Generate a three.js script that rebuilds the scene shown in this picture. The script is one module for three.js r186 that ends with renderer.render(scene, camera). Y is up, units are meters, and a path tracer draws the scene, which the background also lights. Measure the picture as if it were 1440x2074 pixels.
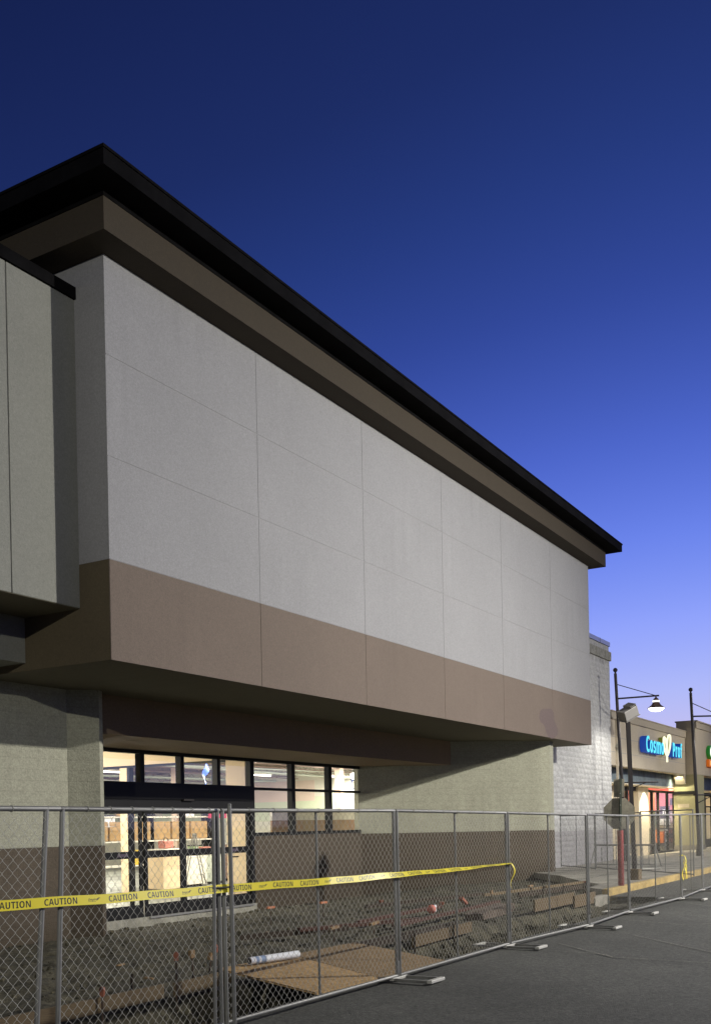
import * as THREE from 'three';
import { mergeGeometries, toCreasedNormals } from 'three/addons/utils/BufferGeometryUtils.js';
import { RoundedBoxGeometry } from 'three/addons/geometries/RoundedBoxGeometry.js';
import { TextGeometry } from 'three/addons/geometries/TextGeometry.js';
import { FontLoader } from 'three/addons/loaders/FontLoader.js';
import { RectAreaLightUniformsLib } from 'three/addons/lights/RectAreaLightUniformsLib.js';

RectAreaLightUniformsLib.init();
const scene = new THREE.Scene();
const V = (x, y, z) => new THREE.Vector3(x, y, z);

// ---------- camera ----------
const YAW = 0.5369, ROLL = -0.0196, EYE = V(-11.798, 1.7, 11.351);
const camera = new THREE.PerspectiveCamera(52.83, 710 / 1024, 0.1, 3000);
{
  const fw = V(Math.cos(YAW), 0, -Math.sin(YAW)), right = V(Math.sin(YAW), 0, Math.cos(YAW));
  camera.position.copy(EYE);
  camera.up.copy(V(0, 1, 0).multiplyScalar(Math.cos(ROLL)).addScaledVector(right, -Math.sin(ROLL)));
  camera.lookAt(EYE.clone().add(fw));
  camera.setViewOffset(710, 1024, 0, -312.45, 710, 1024);   // shift lens, as in the photograph
}

// ---------- dusk sky ----------
const GLOW_AZ = 0.15;            // azimuth of the afterglow: angle from +X towards -Z
{
  const W = 1024, H = 512, data = new Float32Array(W * H * 4);
  const stops = [   // elevation (degrees), linear r g b towards the camera's view
    [-90, .05, .05, .06], [-3, .06, .06, .075], [0, .66, .53, .70], [4, .58, .54, .86], [7, .43, .49, .95], [10.5, .285, .37, .97], [15, .146, .232, .83], [20, .074, .134, .59],
    [27, .032, .066, .325], [33, .0185, .042, .205], [39, .0125, .0270, .133], [55, .0065, .0135, .070], [90, .005, .010, .052]];
  const at = (e) => { let i = 0; while (i < stops.length - 2 && e > stops[i + 1][0]) i++; const a = stops[i], b = stops[i + 1], t = Math.min(1, Math.max(0, (e - a[0]) / (b[0] - a[0]))); return [1, 2, 3].map((k) => Math.exp(Math.log(a[k]) * (1 - t) + Math.log(b[k]) * t)); };
  for (let y = 0; y < H; y++) for (let x = 0; x < W; x++) {
    const az = ((x + .5) / W - .5) * 2 * Math.PI, el = ((y + .5) / H - .5) * 180;
    const dx = Math.cos(az), dz = Math.sin(az);
    const c = dx * Math.cos(GLOW_AZ) + dz * -Math.sin(GLOW_AZ);        // 1 towards the glow
    const far = (1 - c) / 2;
    const e2 = el > 0 ? el * (1 + 1.5 * Math.pow(far, .8)) + 1.2 * far * 18 : el;
    const s = at(e2), i = (y * W + x) * 4, dim = 1 - .35 * far;
    data[i] = s[0] * dim; data[i + 1] = s[1] * dim; data[i + 2] = s[2] * dim; data[i + 3] = 1;
  }
  const sky = new THREE.DataTexture(data, W, H, THREE.RGBAFormat, THREE.FloatType);
  sky.mapping = THREE.EquirectangularReflectionMapping; sky.magFilter = sky.minFilter = THREE.LinearFilter; sky.wrapS = THREE.RepeatWrapping; sky.needsUpdate = true;
  scene.background = sky; scene.environment = sky;
}
// the last of the afterglow, below the roofs to the right
const glow = new THREE.DirectionalLight(new THREE.Color().setRGB(1, .82, .8), .04);
glow.position.set(60 * Math.cos(GLOW_AZ), 6, -60 * Math.sin(GLOW_AZ)); glow.castShadow = true; glow.shadow.radius = 40;
glow.shadow.camera.left = -40; glow.shadow.camera.right = 40; glow.shadow.camera.top = 30; glow.shadow.camera.bottom = -10; glow.shadow.camera.far = 150;
scene.add(glow, glow.target);

const renderer = new THREE.WebGLRenderer({ antialias: true });
renderer.setSize(710, 1024);
renderer.toneMapping = THREE.LinearToneMapping;
renderer.toneMappingExposure = 1;
renderer.shadowMap.enabled = true;

// ---------- helpers ----------
let seed = 7;
const rnd = () => { seed = (seed + 0x6d2b79f5) | 0; let t = Math.imul(seed ^ (seed >>> 15), 1 | seed); t = (t + Math.imul(t ^ (t >>> 7), 61 | t)) ^ t; return ((t ^ (t >>> 14)) >>> 0) / 4294967296; };
const rr = (a, b) => a + (b - a) * rnd();
const used = new Map();
const numbered = (n) => { const k = used.get(n) ?? 0; used.set(n, k + 1); return k ? n + '_' + String(k).padStart(3, '0') : n; };
function tag(o, label, category, group, kind) { if (label) o.userData.label = label; if (category) o.userData.category = category; if (group) o.userData.group = group; if (kind) o.userData.kind = kind; return o; }
function thing(name, label, category, pos = [0, 0, 0], turn = 0, group) {
  const o = new THREE.Group(); o.name = numbered(name); o.position.set(...pos); o.rotation.y = turn; scene.add(o);
  return tag(o, label, category, group);
}
const merged = (g) => (Array.isArray(g) ? (g.length > 1 ? mergeGeometries(g.map((q) => { const n = q.index ? q.toNonIndexed() : q; for (const k of Object.keys(n.attributes)) if (!['position', 'normal', 'uv'].includes(k)) n.deleteAttribute(k); return n; })) : g[0]) : g);
function part(parent, name, geo, mat, label) {
  const m = new THREE.Mesh(merged(geo), mat); m.castShadow = m.receiveShadow = true;
  m.name = parent === scene ? numbered(name) : name; parent.add(m); if (label) m.userData.label = label; return m;
}
const struct = (name, geo, mat, label) => tag(part(scene, name, geo, mat), label, null, null, 'structure');
// metric uv by the dominant axis of each face
function metric(g) {
  g = g.index ? g.toNonIndexed() : g; const p = g.attributes.position, uv = new Float32Array(p.count * 2), a = V(), b = V(), c = V(), n = V();
  for (let i = 0; i < p.count; i += 3) {
    a.fromBufferAttribute(p, i); b.fromBufferAttribute(p, i + 1); c.fromBufferAttribute(p, i + 2);
    n.copy(b).sub(a).cross(c.clone().sub(a)); const ax = Math.abs(n.x), ay = Math.abs(n.y), az = Math.abs(n.z);
    [a, b, c].forEach((q, k) => { const [s, t] = ay > ax && ay > az ? [q.x, q.z] : ax > az ? [q.z, q.y] : [q.x, q.y]; uv[(i + k) * 2] = s; uv[(i + k) * 2 + 1] = t; });
  }
  g.setAttribute('uv', new THREE.BufferAttribute(uv, 2)); return g;
}
const box = (x0, x1, y0, y1, z0, z1) => metric(new THREE.BoxGeometry(x1 - x0, y1 - y0, z1 - z0).translate((x0 + x1) / 2, (y0 + y1) / 2, (z0 + z1) / 2));
const rbox = (x0, x1, y0, y1, z0, z1, r = .01) => metric(new RoundedBoxGeometry(x1 - x0, y1 - y0, z1 - z0, 2, r).translate((x0 + x1) / 2, (y0 + y1) / 2, (z0 + z1) / 2));
function tube(a, b, r, n = 10, r2 = r) {
  const d = V().subVectors(b, a), g = new THREE.CylinderGeometry(r2, r, d.length(), n); g.translate(0, d.length() / 2, 0);
  g.applyQuaternion(new THREE.Quaternion().setFromUnitVectors(V(0, 1, 0), d.normalize())); return g.translate(a.x, a.y, a.z);
}
function bar(a, b, w, h) {   // rectangular stick between two points, h upright
  const d = V().subVectors(b, a), L = d.length(), g = new THREE.BoxGeometry(w, h, L); const m = new THREE.Matrix4().lookAt(b, a, V(0, 1, 0)); g.applyMatrix4(m);
  return g.translate((a.x + b.x) / 2, (a.y + b.y) / 2, (a.z + b.z) / 2);
}
function prism(pts, y0, y1) {   // upright wall from a plan outline [x, z]; uv run along the wall in metres
  const pos = [], uv = [], area = pts.reduce((s, p, i) => { const q = pts[(i + 1) % pts.length]; return s + p[0] * q[1] - q[0] * p[1]; }, 0);
  const P = area > 0 ? [...pts].reverse() : pts; let run = 0;
  for (let i = 0; i < P.length; i++) {
    const p = P[i], q = P[(i + 1) % P.length], L = Math.hypot(q[0] - p[0], q[1] - p[1]);
    pos.push(p[0], y0, p[1], q[0], y0, q[1], q[0], y1, q[1], p[0], y0, p[1], q[0], y1, q[1], p[0], y1, p[1]);
    uv.push(run, y0, run + L, y0, run + L, y1, run, y0, run + L, y1, run, y1); run += L;
  }
  const tris = THREE.ShapeUtils.triangulateShape(P.map((p) => new THREE.Vector2(...p)), []);
  for (const t of tris) for (const [y, o] of [[y1, [0, 1, 2]], [y0, [0, 2, 1]]]) for (const k of o) { const p = P[t[k]]; pos.push(p[0], y, p[1]); uv.push(p[0], p[1]); }
  const g = new THREE.BufferGeometry(); g.setAttribute('position', new THREE.Float32BufferAttribute(pos, 3)); g.setAttribute('uv', new THREE.Float32BufferAttribute(uv, 2)); g.computeVertexNormals(); return g;
}

// ---------- textures ----------
function lattice(n, s) { const a = new Float32Array(n * n); let q = s * 7919 + 13; for (let i = 0; i < a.length; i++) { q = (Math.imul(q, 1664525) + 1013904223) >>> 0; a[i] = q / 4294967296; } return a; }
function noiseTile(S, octaves, s = 1) {    // [[cells, weight], ...] tileable, returns Float32 0..1-ish with mean .5
  const out = new Float32Array(S * S); let W = 0;
  octaves.forEach(([n, w], k) => {
    const L = lattice(n, s + k * 31); W += w;
    for (let y = 0; y < S; y++) { const fy = y / S * n, y0 = fy | 0, ty = fy - y0, sy = ty * ty * (3 - 2 * ty), ya = (y0 % n) * n, yb = ((y0 + 1) % n) * n;
      for (let x = 0; x < S; x++) { const fx = x / S * n, x0 = fx | 0, tx = fx - x0, sx = tx * tx * (3 - 2 * tx), xa = x0 % n, xb = (x0 + 1) % n;
        out[y * S + x] += w * ((L[ya + xa] * (1 - sx) + L[ya + xb] * sx) * (1 - sy) + (L[yb + xa] * (1 - sx) + L[yb + xb] * sx) * sy); } }
  });
  for (let i = 0; i < out.length; i++) out[i] /= W; return out;
}
function dtex(S, T, f, srgb, metres = 1, metresV = metres) {
  const d = new Uint8Array(S * T * 4);
  for (let i = 0; i < S * T; i++) { const c = f(i, i % S, (i / S) | 0); const a = Array.isArray(c) ? c : [c, c, c]; for (let k = 0; k < 3; k++) d[i * 4 + k] = Math.max(0, Math.min(255, a[k] * 255)); d[i * 4 + 3] = 255; }
  const t = new THREE.DataTexture(d, S, T); t.wrapS = t.wrapT = THREE.RepeatWrapping; t.magFilter = THREE.LinearFilter; t.minFilter = THREE.LinearMipmapLinearFilter; t.generateMipmaps = true;
  if (srgb) t.colorSpace = THREE.SRGBColorSpace; t.repeat.set(1 / metres, 1 / metresV); t.needsUpdate = true; return t;
}
const col = (r, g, b) => new THREE.Color().setRGB(r, g, b);
const std = (o) => new THREE.MeshStandardMaterial(o);
const S5 = 512;
const nStucco = noiseTile(S5, [[5, .10], [23, .12], [90, .7], [170, 1.1], [256, 1.3]], 3);
const S11 = 2048, nBigS = noiseTile(S11, [[5, .30], [11, .22], [33, .16], [120, .16], [420, .5], [900, .9], [1500, 1]], 103);
const nStreak = (() => { const a = noiseTile(256, [[64, 1], [120, .6]], 111), b = noiseTile(256, [[7, 1], [15, .5]], 113); return (u, v) => { const x = ((u * 256) | 0) & 255; return (a[x] - .5) * Math.max(0, b[(((v * 256) | 0) & 255) * 256 + x] - .42); }; })();   // faint rain streaks, 12 m tile
const stuccoMap = dtex(S11, S11, (i, x, y) => .84 + (nBigS[i] - .5) * .22 + nStreak(x / S11, y / S11) * .13, true, 12), stuccoBump = dtex(S5, S5, (i) => nStucco[i], false, 1.3);
const nRough = noiseTile(S5, [[6, .8], [14, 1], [34, 1.2], [80, 1], [170, .6]], 9);
const roughMap = dtex(S5, S5, (i) => .90 + (nRough[i] - .5) * .5, true, 1.2), roughBump = dtex(S5, S5, (i) => nRough[i], false, 1.2);
// painted split-face block: two courses of running bond, 0.8 x 0.4 m, over rough relief
const nBlk = noiseTile(S5, [[12, .4], [30, 1], [70, 1.2], [150, .8]], 93);
const cmuBump = dtex(S5, S5, (i, x, y) => {
  const u = x / S5 * 1.6, v = y / S5 * 1.6, c = Math.floor(v / .2), dv = Math.min(v % .2, .2 - v % .2), uu = (u + (c % 2) * .2) % .4, du = Math.min(uu, .4 - uu);
  const j = Math.min(1, Math.min(dv, du * 1.3) / .012); return (.6 + .4 * j) * .5 + (nBlk[i] - .5) * .9 + .2;
}, false, 1.6);
const nFine = noiseTile(S5, [[9, .25], [30, .5], [70, 1], [140, 1], [256, .6]], 91);
const cmuMap = dtex(S11, S11, (i, x, y) => {     // 12.8 m: splash of dirt at the foot, courses, blotchy paint
  const j = (y % 256 * 2) * S5 / 1 | 0, fi = ((y * 2 % S5) | 0) * S5 + ((x * 2 % S5) | 0); let v = y / S11 * 12.8; const dv = Math.min(v % .2, .2 - v % .2); if (v > 6) v -= 12.8;
  const splash = Math.max(0, Math.min(1, (.38 + (nBigS[i] - .5) * 2.2 - v) / .7));
  const k = .84 + (nFine[fi] - .5) * .22 + (nBigS[i] - .5) * .26 + nStreak(x / S11, y / S11) * .35 - (dv < .007 ? .03 : 0) - .17 * splash; return [k, k * (1 - .02 * splash), k * (1 - .06 * splash)];
}, true, 12.8);
const nAsph = noiseTile(S5, [[8, .4], [30, .4], [120, .8], [256, 1.6]], 21);
const asphMap = (() => {      // 16 m: aggregate, dull patches, oil spots, tyre scuffs
  const n = noiseTile(S11, [[4, .5], [9, .4], [27, .3], [400, .5], [900, 1], [1700, 1.1]], 131), sp = []; let q = 77; const r = () => { q = (Math.imul(q, 1664525) + 1013904223) >>> 0; return q / 4294967296; };
  const dark = new Float32Array(S11 * S11);
  for (let k = 0; k < 90; k++) { const cx = r() * S11, cy = r() * S11, R = 4 + 26 * r() ** 3, d = .05 + .10 * r(); for (let y = -R; y <= R; y++) for (let x = -R; x <= R; x++) { const t = (x * x + y * y) / R / R; if (t < 1) dark[(((cy + y) | 0) & 2047) * S11 + (((cx + x) | 0) & 2047)] += d * (1 - t); } }
  for (let k = 0; k < 7; k++) { const y0 = r() * S11, sl = (r() - .5) * .12, w = 12 + r() * 12, d = .025 + .03 * r(), x0 = r() * S11, L = 500 + r() * 1100; for (let x = 0; x < L; x++) { const e = Math.min(1, Math.min(x, L - x) / 200); for (let t = -w; t <= w; t++) dark[(((y0 + sl * x + 30 * Math.sin(x / 400) + t) | 0) & 2047) * S11 + (((x0 + x) | 0) & 2047)] += d * e * (1 - Math.abs(t) / w); } }
  for (let k = 0; k < 260; k++) { const cx = r() * S11, cy = r() * S11, R = 1 + 2 * r(), d = -.12 * r(); for (let y = -R; y <= R; y++) for (let x = -R; x <= R; x++) dark[(((cy + y) | 0) & 2047) * S11 + (((cx + x) | 0) & 2047)] += d; }
  return dtex(S11, S11, (i) => .69 + (n[i] - .5) * 1.0 - dark[i], true, 16);
})(), asphBump = dtex(S5, S5, (i) => nAsph[i], false, 1.4);
const nSoil = noiseTile(S5, [[6, .8], [16, 1], [44, 1], [110, 1], [220, .8]], 33);
const soilMap = dtex(S5, S5, (i) => { const n = (nSoil[i] - .5) * 1.1; return [.80 + n, .79 + n * .98, .76 + n * .92]; }, true, 2.3), soilBump = dtex(S5, S5, (i) => nSoil[i], false, 2.3);
const nConc = noiseTile(S5, [[4, 1], [11, .8], [40, .5], [180, .6]], 41);
const concMap = dtex(S5, S5, (i) => .80 + (nConc[i] - .5) * .6, true, 2.1), concBump = dtex(S5, S5, (i) => nConc[i], false, 2.1);
const nOsb = (() => { const a = new Float32Array(S5 * S5).fill(.5); let q = 5; const r = () => { q = (Math.imul(q, 1664525) + 1013904223) >>> 0; return q / 4294967296; };
  for (let k = 0; k < 2600; k++) { const cx = r() * S5, cy = r() * S5, an = r() * 3.14, L = 14 + r() * 30, w = 3 + r() * 5, v = r(), c = Math.cos(an), s = Math.sin(an);
    for (let u = -L / 2; u < L / 2; u++) for (let t = -w / 2; t < w / 2; t++) { const x = ((cx + u * c - t * s) | 0) & 511, y = ((cy + u * s + t * c) | 0) & 511; a[y * S5 + x] = v; } } return a; })();
const osbMap = dtex(S5, S5, (i) => { const v = .66 + nOsb[i] * .3; return [v, v * .93, v * .8]; }, true, 1.2);
const nWood = noiseTile(S5, [[3, 1], [9, .6]], 57);
const woodMap = dtex(S5, S5, (i, x, y) => { const g = .5 + .5 * Math.sin((y / S5 * 26 + nWood[i] * 5) * 6.283), n = nRough[(i * 7) % (S5 * S5)]; const v = .70 + .14 * g + (n - .5) * .25; return [v, v * .93, v * .84]; }, true, 1.1, .35);

// ---------- materials ----------
const M = {
  white: std({ color: col(.425, .42, .438), map: stuccoMap, bumpMap: stuccoBump, bumpScale: .0028, roughness: .95 }),
  grey: std({ color: col(.365, .366, .328), map: stuccoMap, bumpMap: stuccoBump, bumpScale: .006, roughness: .95 }),
  joint: std({ color: col(.31, .305, .312), roughness: 1 }),
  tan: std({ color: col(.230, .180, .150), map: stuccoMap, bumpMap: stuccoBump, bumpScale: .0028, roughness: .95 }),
  tanShaded: std({ color: col(.15, .118, .072), map: stuccoMap, bumpMap: stuccoBump, bumpScale: .0028, roughness: .95 }),  // tan lowered to carry the shade on the left return
  band: std({ color: col(.070, .054, .036), map: stuccoMap, bumpMap: stuccoBump, bumpScale: .0028, roughness: .95 }),
  roof: new THREE.MeshPhysicalMaterial({ color: col(.009, .0085, .0095), roughness: .9, specularIntensity: .12, map: concMap }),
  soffit: std({ color: col(.21, .19, .135), map: stuccoMap, roughness: .95 }),
  beam: std({ color: col(.33, .235, .145), map: stuccoMap, bumpMap: stuccoBump, bumpScale: .003, roughness: .95 }),
  green: std({ color: col(.50, .492, .385), map: cmuMap, bumpMap: cmuBump, bumpScale: .009, roughness: .95 }),
  brown: std({ color: col(.135, .106, .077), map: cmuMap, bumpMap: cmuBump, bumpScale: .009, roughness: .95 }),
  block: std({ color: col(.60, .595, .59), map: roughMap, bumpMap: roughBump, bumpScale: .014, roughness: .95 }),
  block2: std({ color: col(.54, .535, .535), map: roughMap, bumpMap: roughBump, bumpScale: .014, roughness: .95 }),
  block3: std({ color: col(.64, .635, .63), map: roughMap, bumpMap: roughBump, bumpScale: .014, roughness: .95 }),
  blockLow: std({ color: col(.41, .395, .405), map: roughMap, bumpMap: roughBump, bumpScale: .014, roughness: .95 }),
  blockDark: std({ color: col(.36, .35, .31), map: roughMap, bumpMap: roughBump, bumpScale: .02, roughness: .95 }),
  mortar: std({ color: col(.74, .73, .72), map: concMap, roughness: 1 }),
  frame: new THREE.MeshPhysicalMaterial({ color: col(.016, .0155, .016), roughness: .5, specularIntensity: .35 }),
  alu: std({ color: col(.45, .44, .42), roughness: .4, metalness: .7 }),
  glass: new THREE.MeshPhysicalMaterial({ color: col(.97, .98, .97), transmission: 1, thickness: 0, roughness: .01, ior: 1.5 }),
  asphalt: std({ color: col(.126, .126, .116), map: asphMap, bumpMap: asphBump, bumpScale: .006, roughness: .92, vertexColors: true }),
  asphaltPlain: std({ color: col(.13, .128, .115), map: asphMap, roughness: .95 }),
  crack: std({ color: col(.36, .345, .29), map: asphMap, roughness: .95 }),
  soil: std({ color: col(.108, .099, .071), map: soilMap, bumpMap: soilBump, bumpScale: .03, roughness: 1, vertexColors: true }),
  clod: std({ color: col(.105, .096, .069), map: soilMap, roughness: 1 }),
  conc: std({ color: col(.46, .43, .37), map: concMap, bumpMap: concBump, bumpScale: .005, roughness: .95 }),
  walk: std({ color: col(.40, .375, .32), map: concMap, bumpMap: concBump, bumpScale: .004, roughness: .95 }),
  foundation: std({ color: col(.46, .44, .37), map: concMap, bumpMap: concBump, bumpScale: .02, roughness: 1 }),
  yellowCurb: std({ color: col(.85, .60, .22), map: concMap, bumpMap: concBump, bumpScale: .004, roughness: .8 }),
  galv: std({ color: col(.36, .355, .34), metalness: .35, roughness: .55, map: concMap }),
  wire: std({ color: col(.40, .39, .355), metalness: .3, roughness: .6 }),
  standWhite: std({ color: col(.46, .45, .42), roughness: .6, metalness: .2 }),
  tapeBack: std({ color: col(.72, .60, .03), roughness: .4, side: THREE.DoubleSide }),
  wood: std({ color: col(.40, .30, .19), map: woodMap, roughness: .9 }),
  oldWood: std({ color: col(.215, .178, .122), map: woodMap, roughness: .95 }),
  redWood: std({ color: col(.105, .048, .040), map: woodMap, roughness: .9 }),
  darkWood: std({ color: col(.060, .046, .036), map: woodMap, roughness: .9 }),
  ply: std({ color: col(.62, .465, .285), map: osbMap, roughness: .85 }),
  osb: std({ color: col(.35, .27, .18), map: osbMap, roughness: .9 }),
  orange: std({ color: col(.30, .10, .055), roughness: .6 }),
  rust: std({ color: col(.075, .05, .035), roughness: .8, metalness: .2 }),
  paper: std({ color: col(.78, .79, .84), roughness: .7 }),
  dark: std({ color: col(.03, .026, .026), roughness: .6, metalness: .3 }),
  pole: std({ color: col(.022, .018, .02), roughness: .5, metalness: .4 }),
  signBack: std({ color: col(.33, .305, .235), roughness: .55, metalness: .2, map: concMap }),
  signPost: std({ color: col(.05, .06, .045), roughness: .6, metalness: .3 }),
  redPipe: std({ color: col(.36, .040, .040), roughness: .6, map: concMap }),
  head: std({ color: col(.24, .228, .22), roughness: .5, metalness: .3 }),
};
const emit = (r, g, b, k = 1) => std({ color: col(.02, .02, .02), emissive: col(r, g, b), emissiveIntensity: k, roughness: 1 });

// =====================================================================
// GROUND
// =====================================================================
const nBig = noiseTile(256, [[4, 1], [9, 1], [22, .7]], 77);
const big = (x, z, s) => { const f = (v) => ((v % 1) + 1) % 1; const u = f(x / s) * 256, w = f(z / s) * 256, x0 = u | 0, z0 = w | 0, a = u - x0, b = w - z0, g = (i, j) => nBig[(j & 255) * 256 + (i & 255)]; return (g(x0, z0) * (1 - a) + g(x0 + 1, z0) * a) * (1 - b) + (g(x0, z0 + 1) * (1 - a) + g(x0 + 1, z0 + 1) * a) * b; };
function sheet(x0, x1, z0, z1, step, h, tint) {
  const nx = Math.round((x1 - x0) / step), nz = Math.round((z1 - z0) / step), g = new THREE.PlaneGeometry(x1 - x0, z1 - z0, nx, nz); g.rotateX(-Math.PI / 2); g.translate((x0 + x1) / 2, 0, (z0 + z1) / 2);
  const p = g.attributes.position, uv = g.attributes.uv, c = new Float32Array(p.count * 3);
  for (let i = 0; i < p.count; i++) { const x = p.getX(i), z = p.getZ(i); p.setY(i, h(x, z)); uv.setXY(i, x, z); const t = tint(x, z); c.set(t, i * 3); }
  g.setAttribute('color', new THREE.BufferAttribute(c, 3)); g.computeVertexNormals(); return g;
}
const asphTint = (x, z) => { const n = .80 + .42 * (big(x, z, 13) - .5) + .35 * (big(x + 3, z * 2.2, 5) - .5), k = Math.max(.6, Math.min(1.25, n + .14)); return [k, k, k * .985]; };
struct('asphalt', sheet(-14, 60, 5.72, 20, .25, (x, z) => .012 * (big(x, z, 9) - .5) - (z < 5.9 ? .01 * rnd() : 0), asphTint), M.asphalt, 'dark worn asphalt of the parking lot in front of the fence');
struct('asphalt', sheet(10.72, 60, 4.46, 5.72, .25, (x, z) => .012 * (big(x, z, 9) - .5) - .002, asphTint), M.asphalt, 'strip of dark asphalt along the yellow kerb');
{
  const s = new THREE.Shape([[-900, -900], [900, -900], [900, 900], [-900, 900]].map((p) => new THREE.Vector2(...p)));
  s.holes.push(new THREE.Path([[-14, -20], [60, -20], [60, 33], [-14, 33]].map((p) => new THREE.Vector2(...p))));
  const g = new THREE.ShapeGeometry(s); g.rotateX(-Math.PI / 2); g.translate(0, -.03, 0);
  const uv = g.attributes.uv, p = g.attributes.position; for (let i = 0; i < p.count; i++) uv.setXY(i, p.getX(i), p.getZ(i));
  struct('ground', g, M.asphaltPlain, 'flat paved ground around the shopping centre');
}
{ // old sealed cracks in the asphalt
  const line = (pts, w) => { const g = []; for (let i = 0; i < pts.length - 1; i++) { const n = 8; for (let k = 0; k < n; k++) { const L = (t) => V(pts[i][0] + (pts[i + 1][0] - pts[i][0]) * t, .011, pts[i][1] + (pts[i + 1][1] - pts[i][1]) * t); const a = L(k / n), b = L((k + 1) / n), j = rr(.5, 1.1); const n2 = V(-(b.z - a.z), 0, b.x - a.x).normalize().multiplyScalar(w * j / 2), q = new THREE.BufferGeometry(); const c4 = [a.clone().add(n2), b.clone().add(n2), b.clone().sub(n2), a.clone().sub(n2)]; q.setAttribute('position', new THREE.Float32BufferAttribute([0, 1, 2, 0, 2, 3].flatMap((k) => [c4[k].x, c4[k].y, c4[k].z]), 3)); q.setAttribute('normal', new THREE.Float32BufferAttribute([0, 1, 2, 0, 2, 3].flatMap(() => [0, 1, 0]), 3)); g.push(metric(q)); } } return g; };
  const cracks = [...line([[1.8, 6.46], [.68, 7.56], [.6, 8.75], [.2, 10]], .02), ...line([[3.17, 7.1], [1.59, 8.54], [1.0, 9.6]], .018), ...line([[1.06, 6.52], [.9, 7.4], [.68, 7.56]], .012), ...line([[5.4, 6.3], [4.9, 7.4], [6.5, 9.5]], .02), ...line([[9, 6.6], [7.6, 8.2], [9, 12]], .02)];
  tag(part(scene, 'pavement_crack', cracks, M.crack), 'pale filled cracks crossing the dark asphalt', null, null, 'structure');
}
const soilY = (x, z) => {
  const lump = (big(x, z, 3.1) - .5) * .16 + (big(x + 9, z, 1.1) - .5) * .07 + (big(x, z + 4, .45) - .5) * .05 + (big(x * .3, z, .62) - .5) * .05;
  let y = z > -3.1 ? THREE.MathUtils.lerp(-.30, -.03, Math.max(0, Math.min(1, (z + 3.1) / 7.4))) : THREE.MathUtils.lerp(-.62, -.30, Math.max(0, (z + 5.5) / 2.4));
  y -= x > 16 && z < 0 ? 0 : 0;
  let k = 1;
  if (z > 4.42) { const t = (z - 4.42) / 1.36; y = -.05 - .38 * Math.sin(Math.min(1, t) * Math.PI) ** .7; if (t > .93) y = -.06; k = t > .93 ? .2 : 1.3; }
  if (x > 9.5 && z > 4.4) y = Math.max(y, -.14);
  return y + lump * k - .02;
};
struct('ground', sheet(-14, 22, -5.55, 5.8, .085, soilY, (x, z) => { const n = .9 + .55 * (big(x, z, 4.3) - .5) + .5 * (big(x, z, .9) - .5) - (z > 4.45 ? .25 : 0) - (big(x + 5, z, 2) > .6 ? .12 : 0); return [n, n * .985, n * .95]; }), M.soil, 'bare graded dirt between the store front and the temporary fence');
{ // loose clods and stones
  const g = new THREE.IcosahedronGeometry(1, 1), p = g.attributes.position; for (let i = 0; i < p.count; i++) { const k = .75 + .5 * ((Math.sin(p.getX(i) * 7 + p.getY(i) * 5) + Math.cos(p.getZ(i) * 6)) * .25 + .5); p.setXYZ(i, p.getX(i) * k, p.getY(i) * k * .7, p.getZ(i) * k); } g.computeVertexNormals();
  const N = 6500, im = new THREE.InstancedMesh(g, M.clod, N), m = new THREE.Matrix4(), q = new THREE.Quaternion(), e = new THREE.Euler();
  for (let i = 0; i < N; i++) {
    const near = i < 3200, x = near ? rr(-9, 9) : rr(-8, 20), z = near ? rr(4.5, 5.72) : rr(-5.2, 4.3), s = near ? .012 + .05 * Math.pow(rnd(), 4) : .01 + .035 * Math.pow(rnd(), 4);
    e.set(rr(0, 6), rr(0, 6), rr(0, 6)); m.compose(V(x, soilY(x, z) + s * .3, z), q.setFromEuler(e), V(s, s, s)); im.setMatrixAt(i, m); im.setColorAt(i, col(1, 1, 1).multiplyScalar(rr(.6, 1.5)));
  }
  im.castShadow = im.receiveShadow = true; im.name = 'dirt_clods'; scene.add(im); tag(im, 'loose dirt clods and stones strewn over the excavated strip', 'dirt', null, 'stuff');
}
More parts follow.
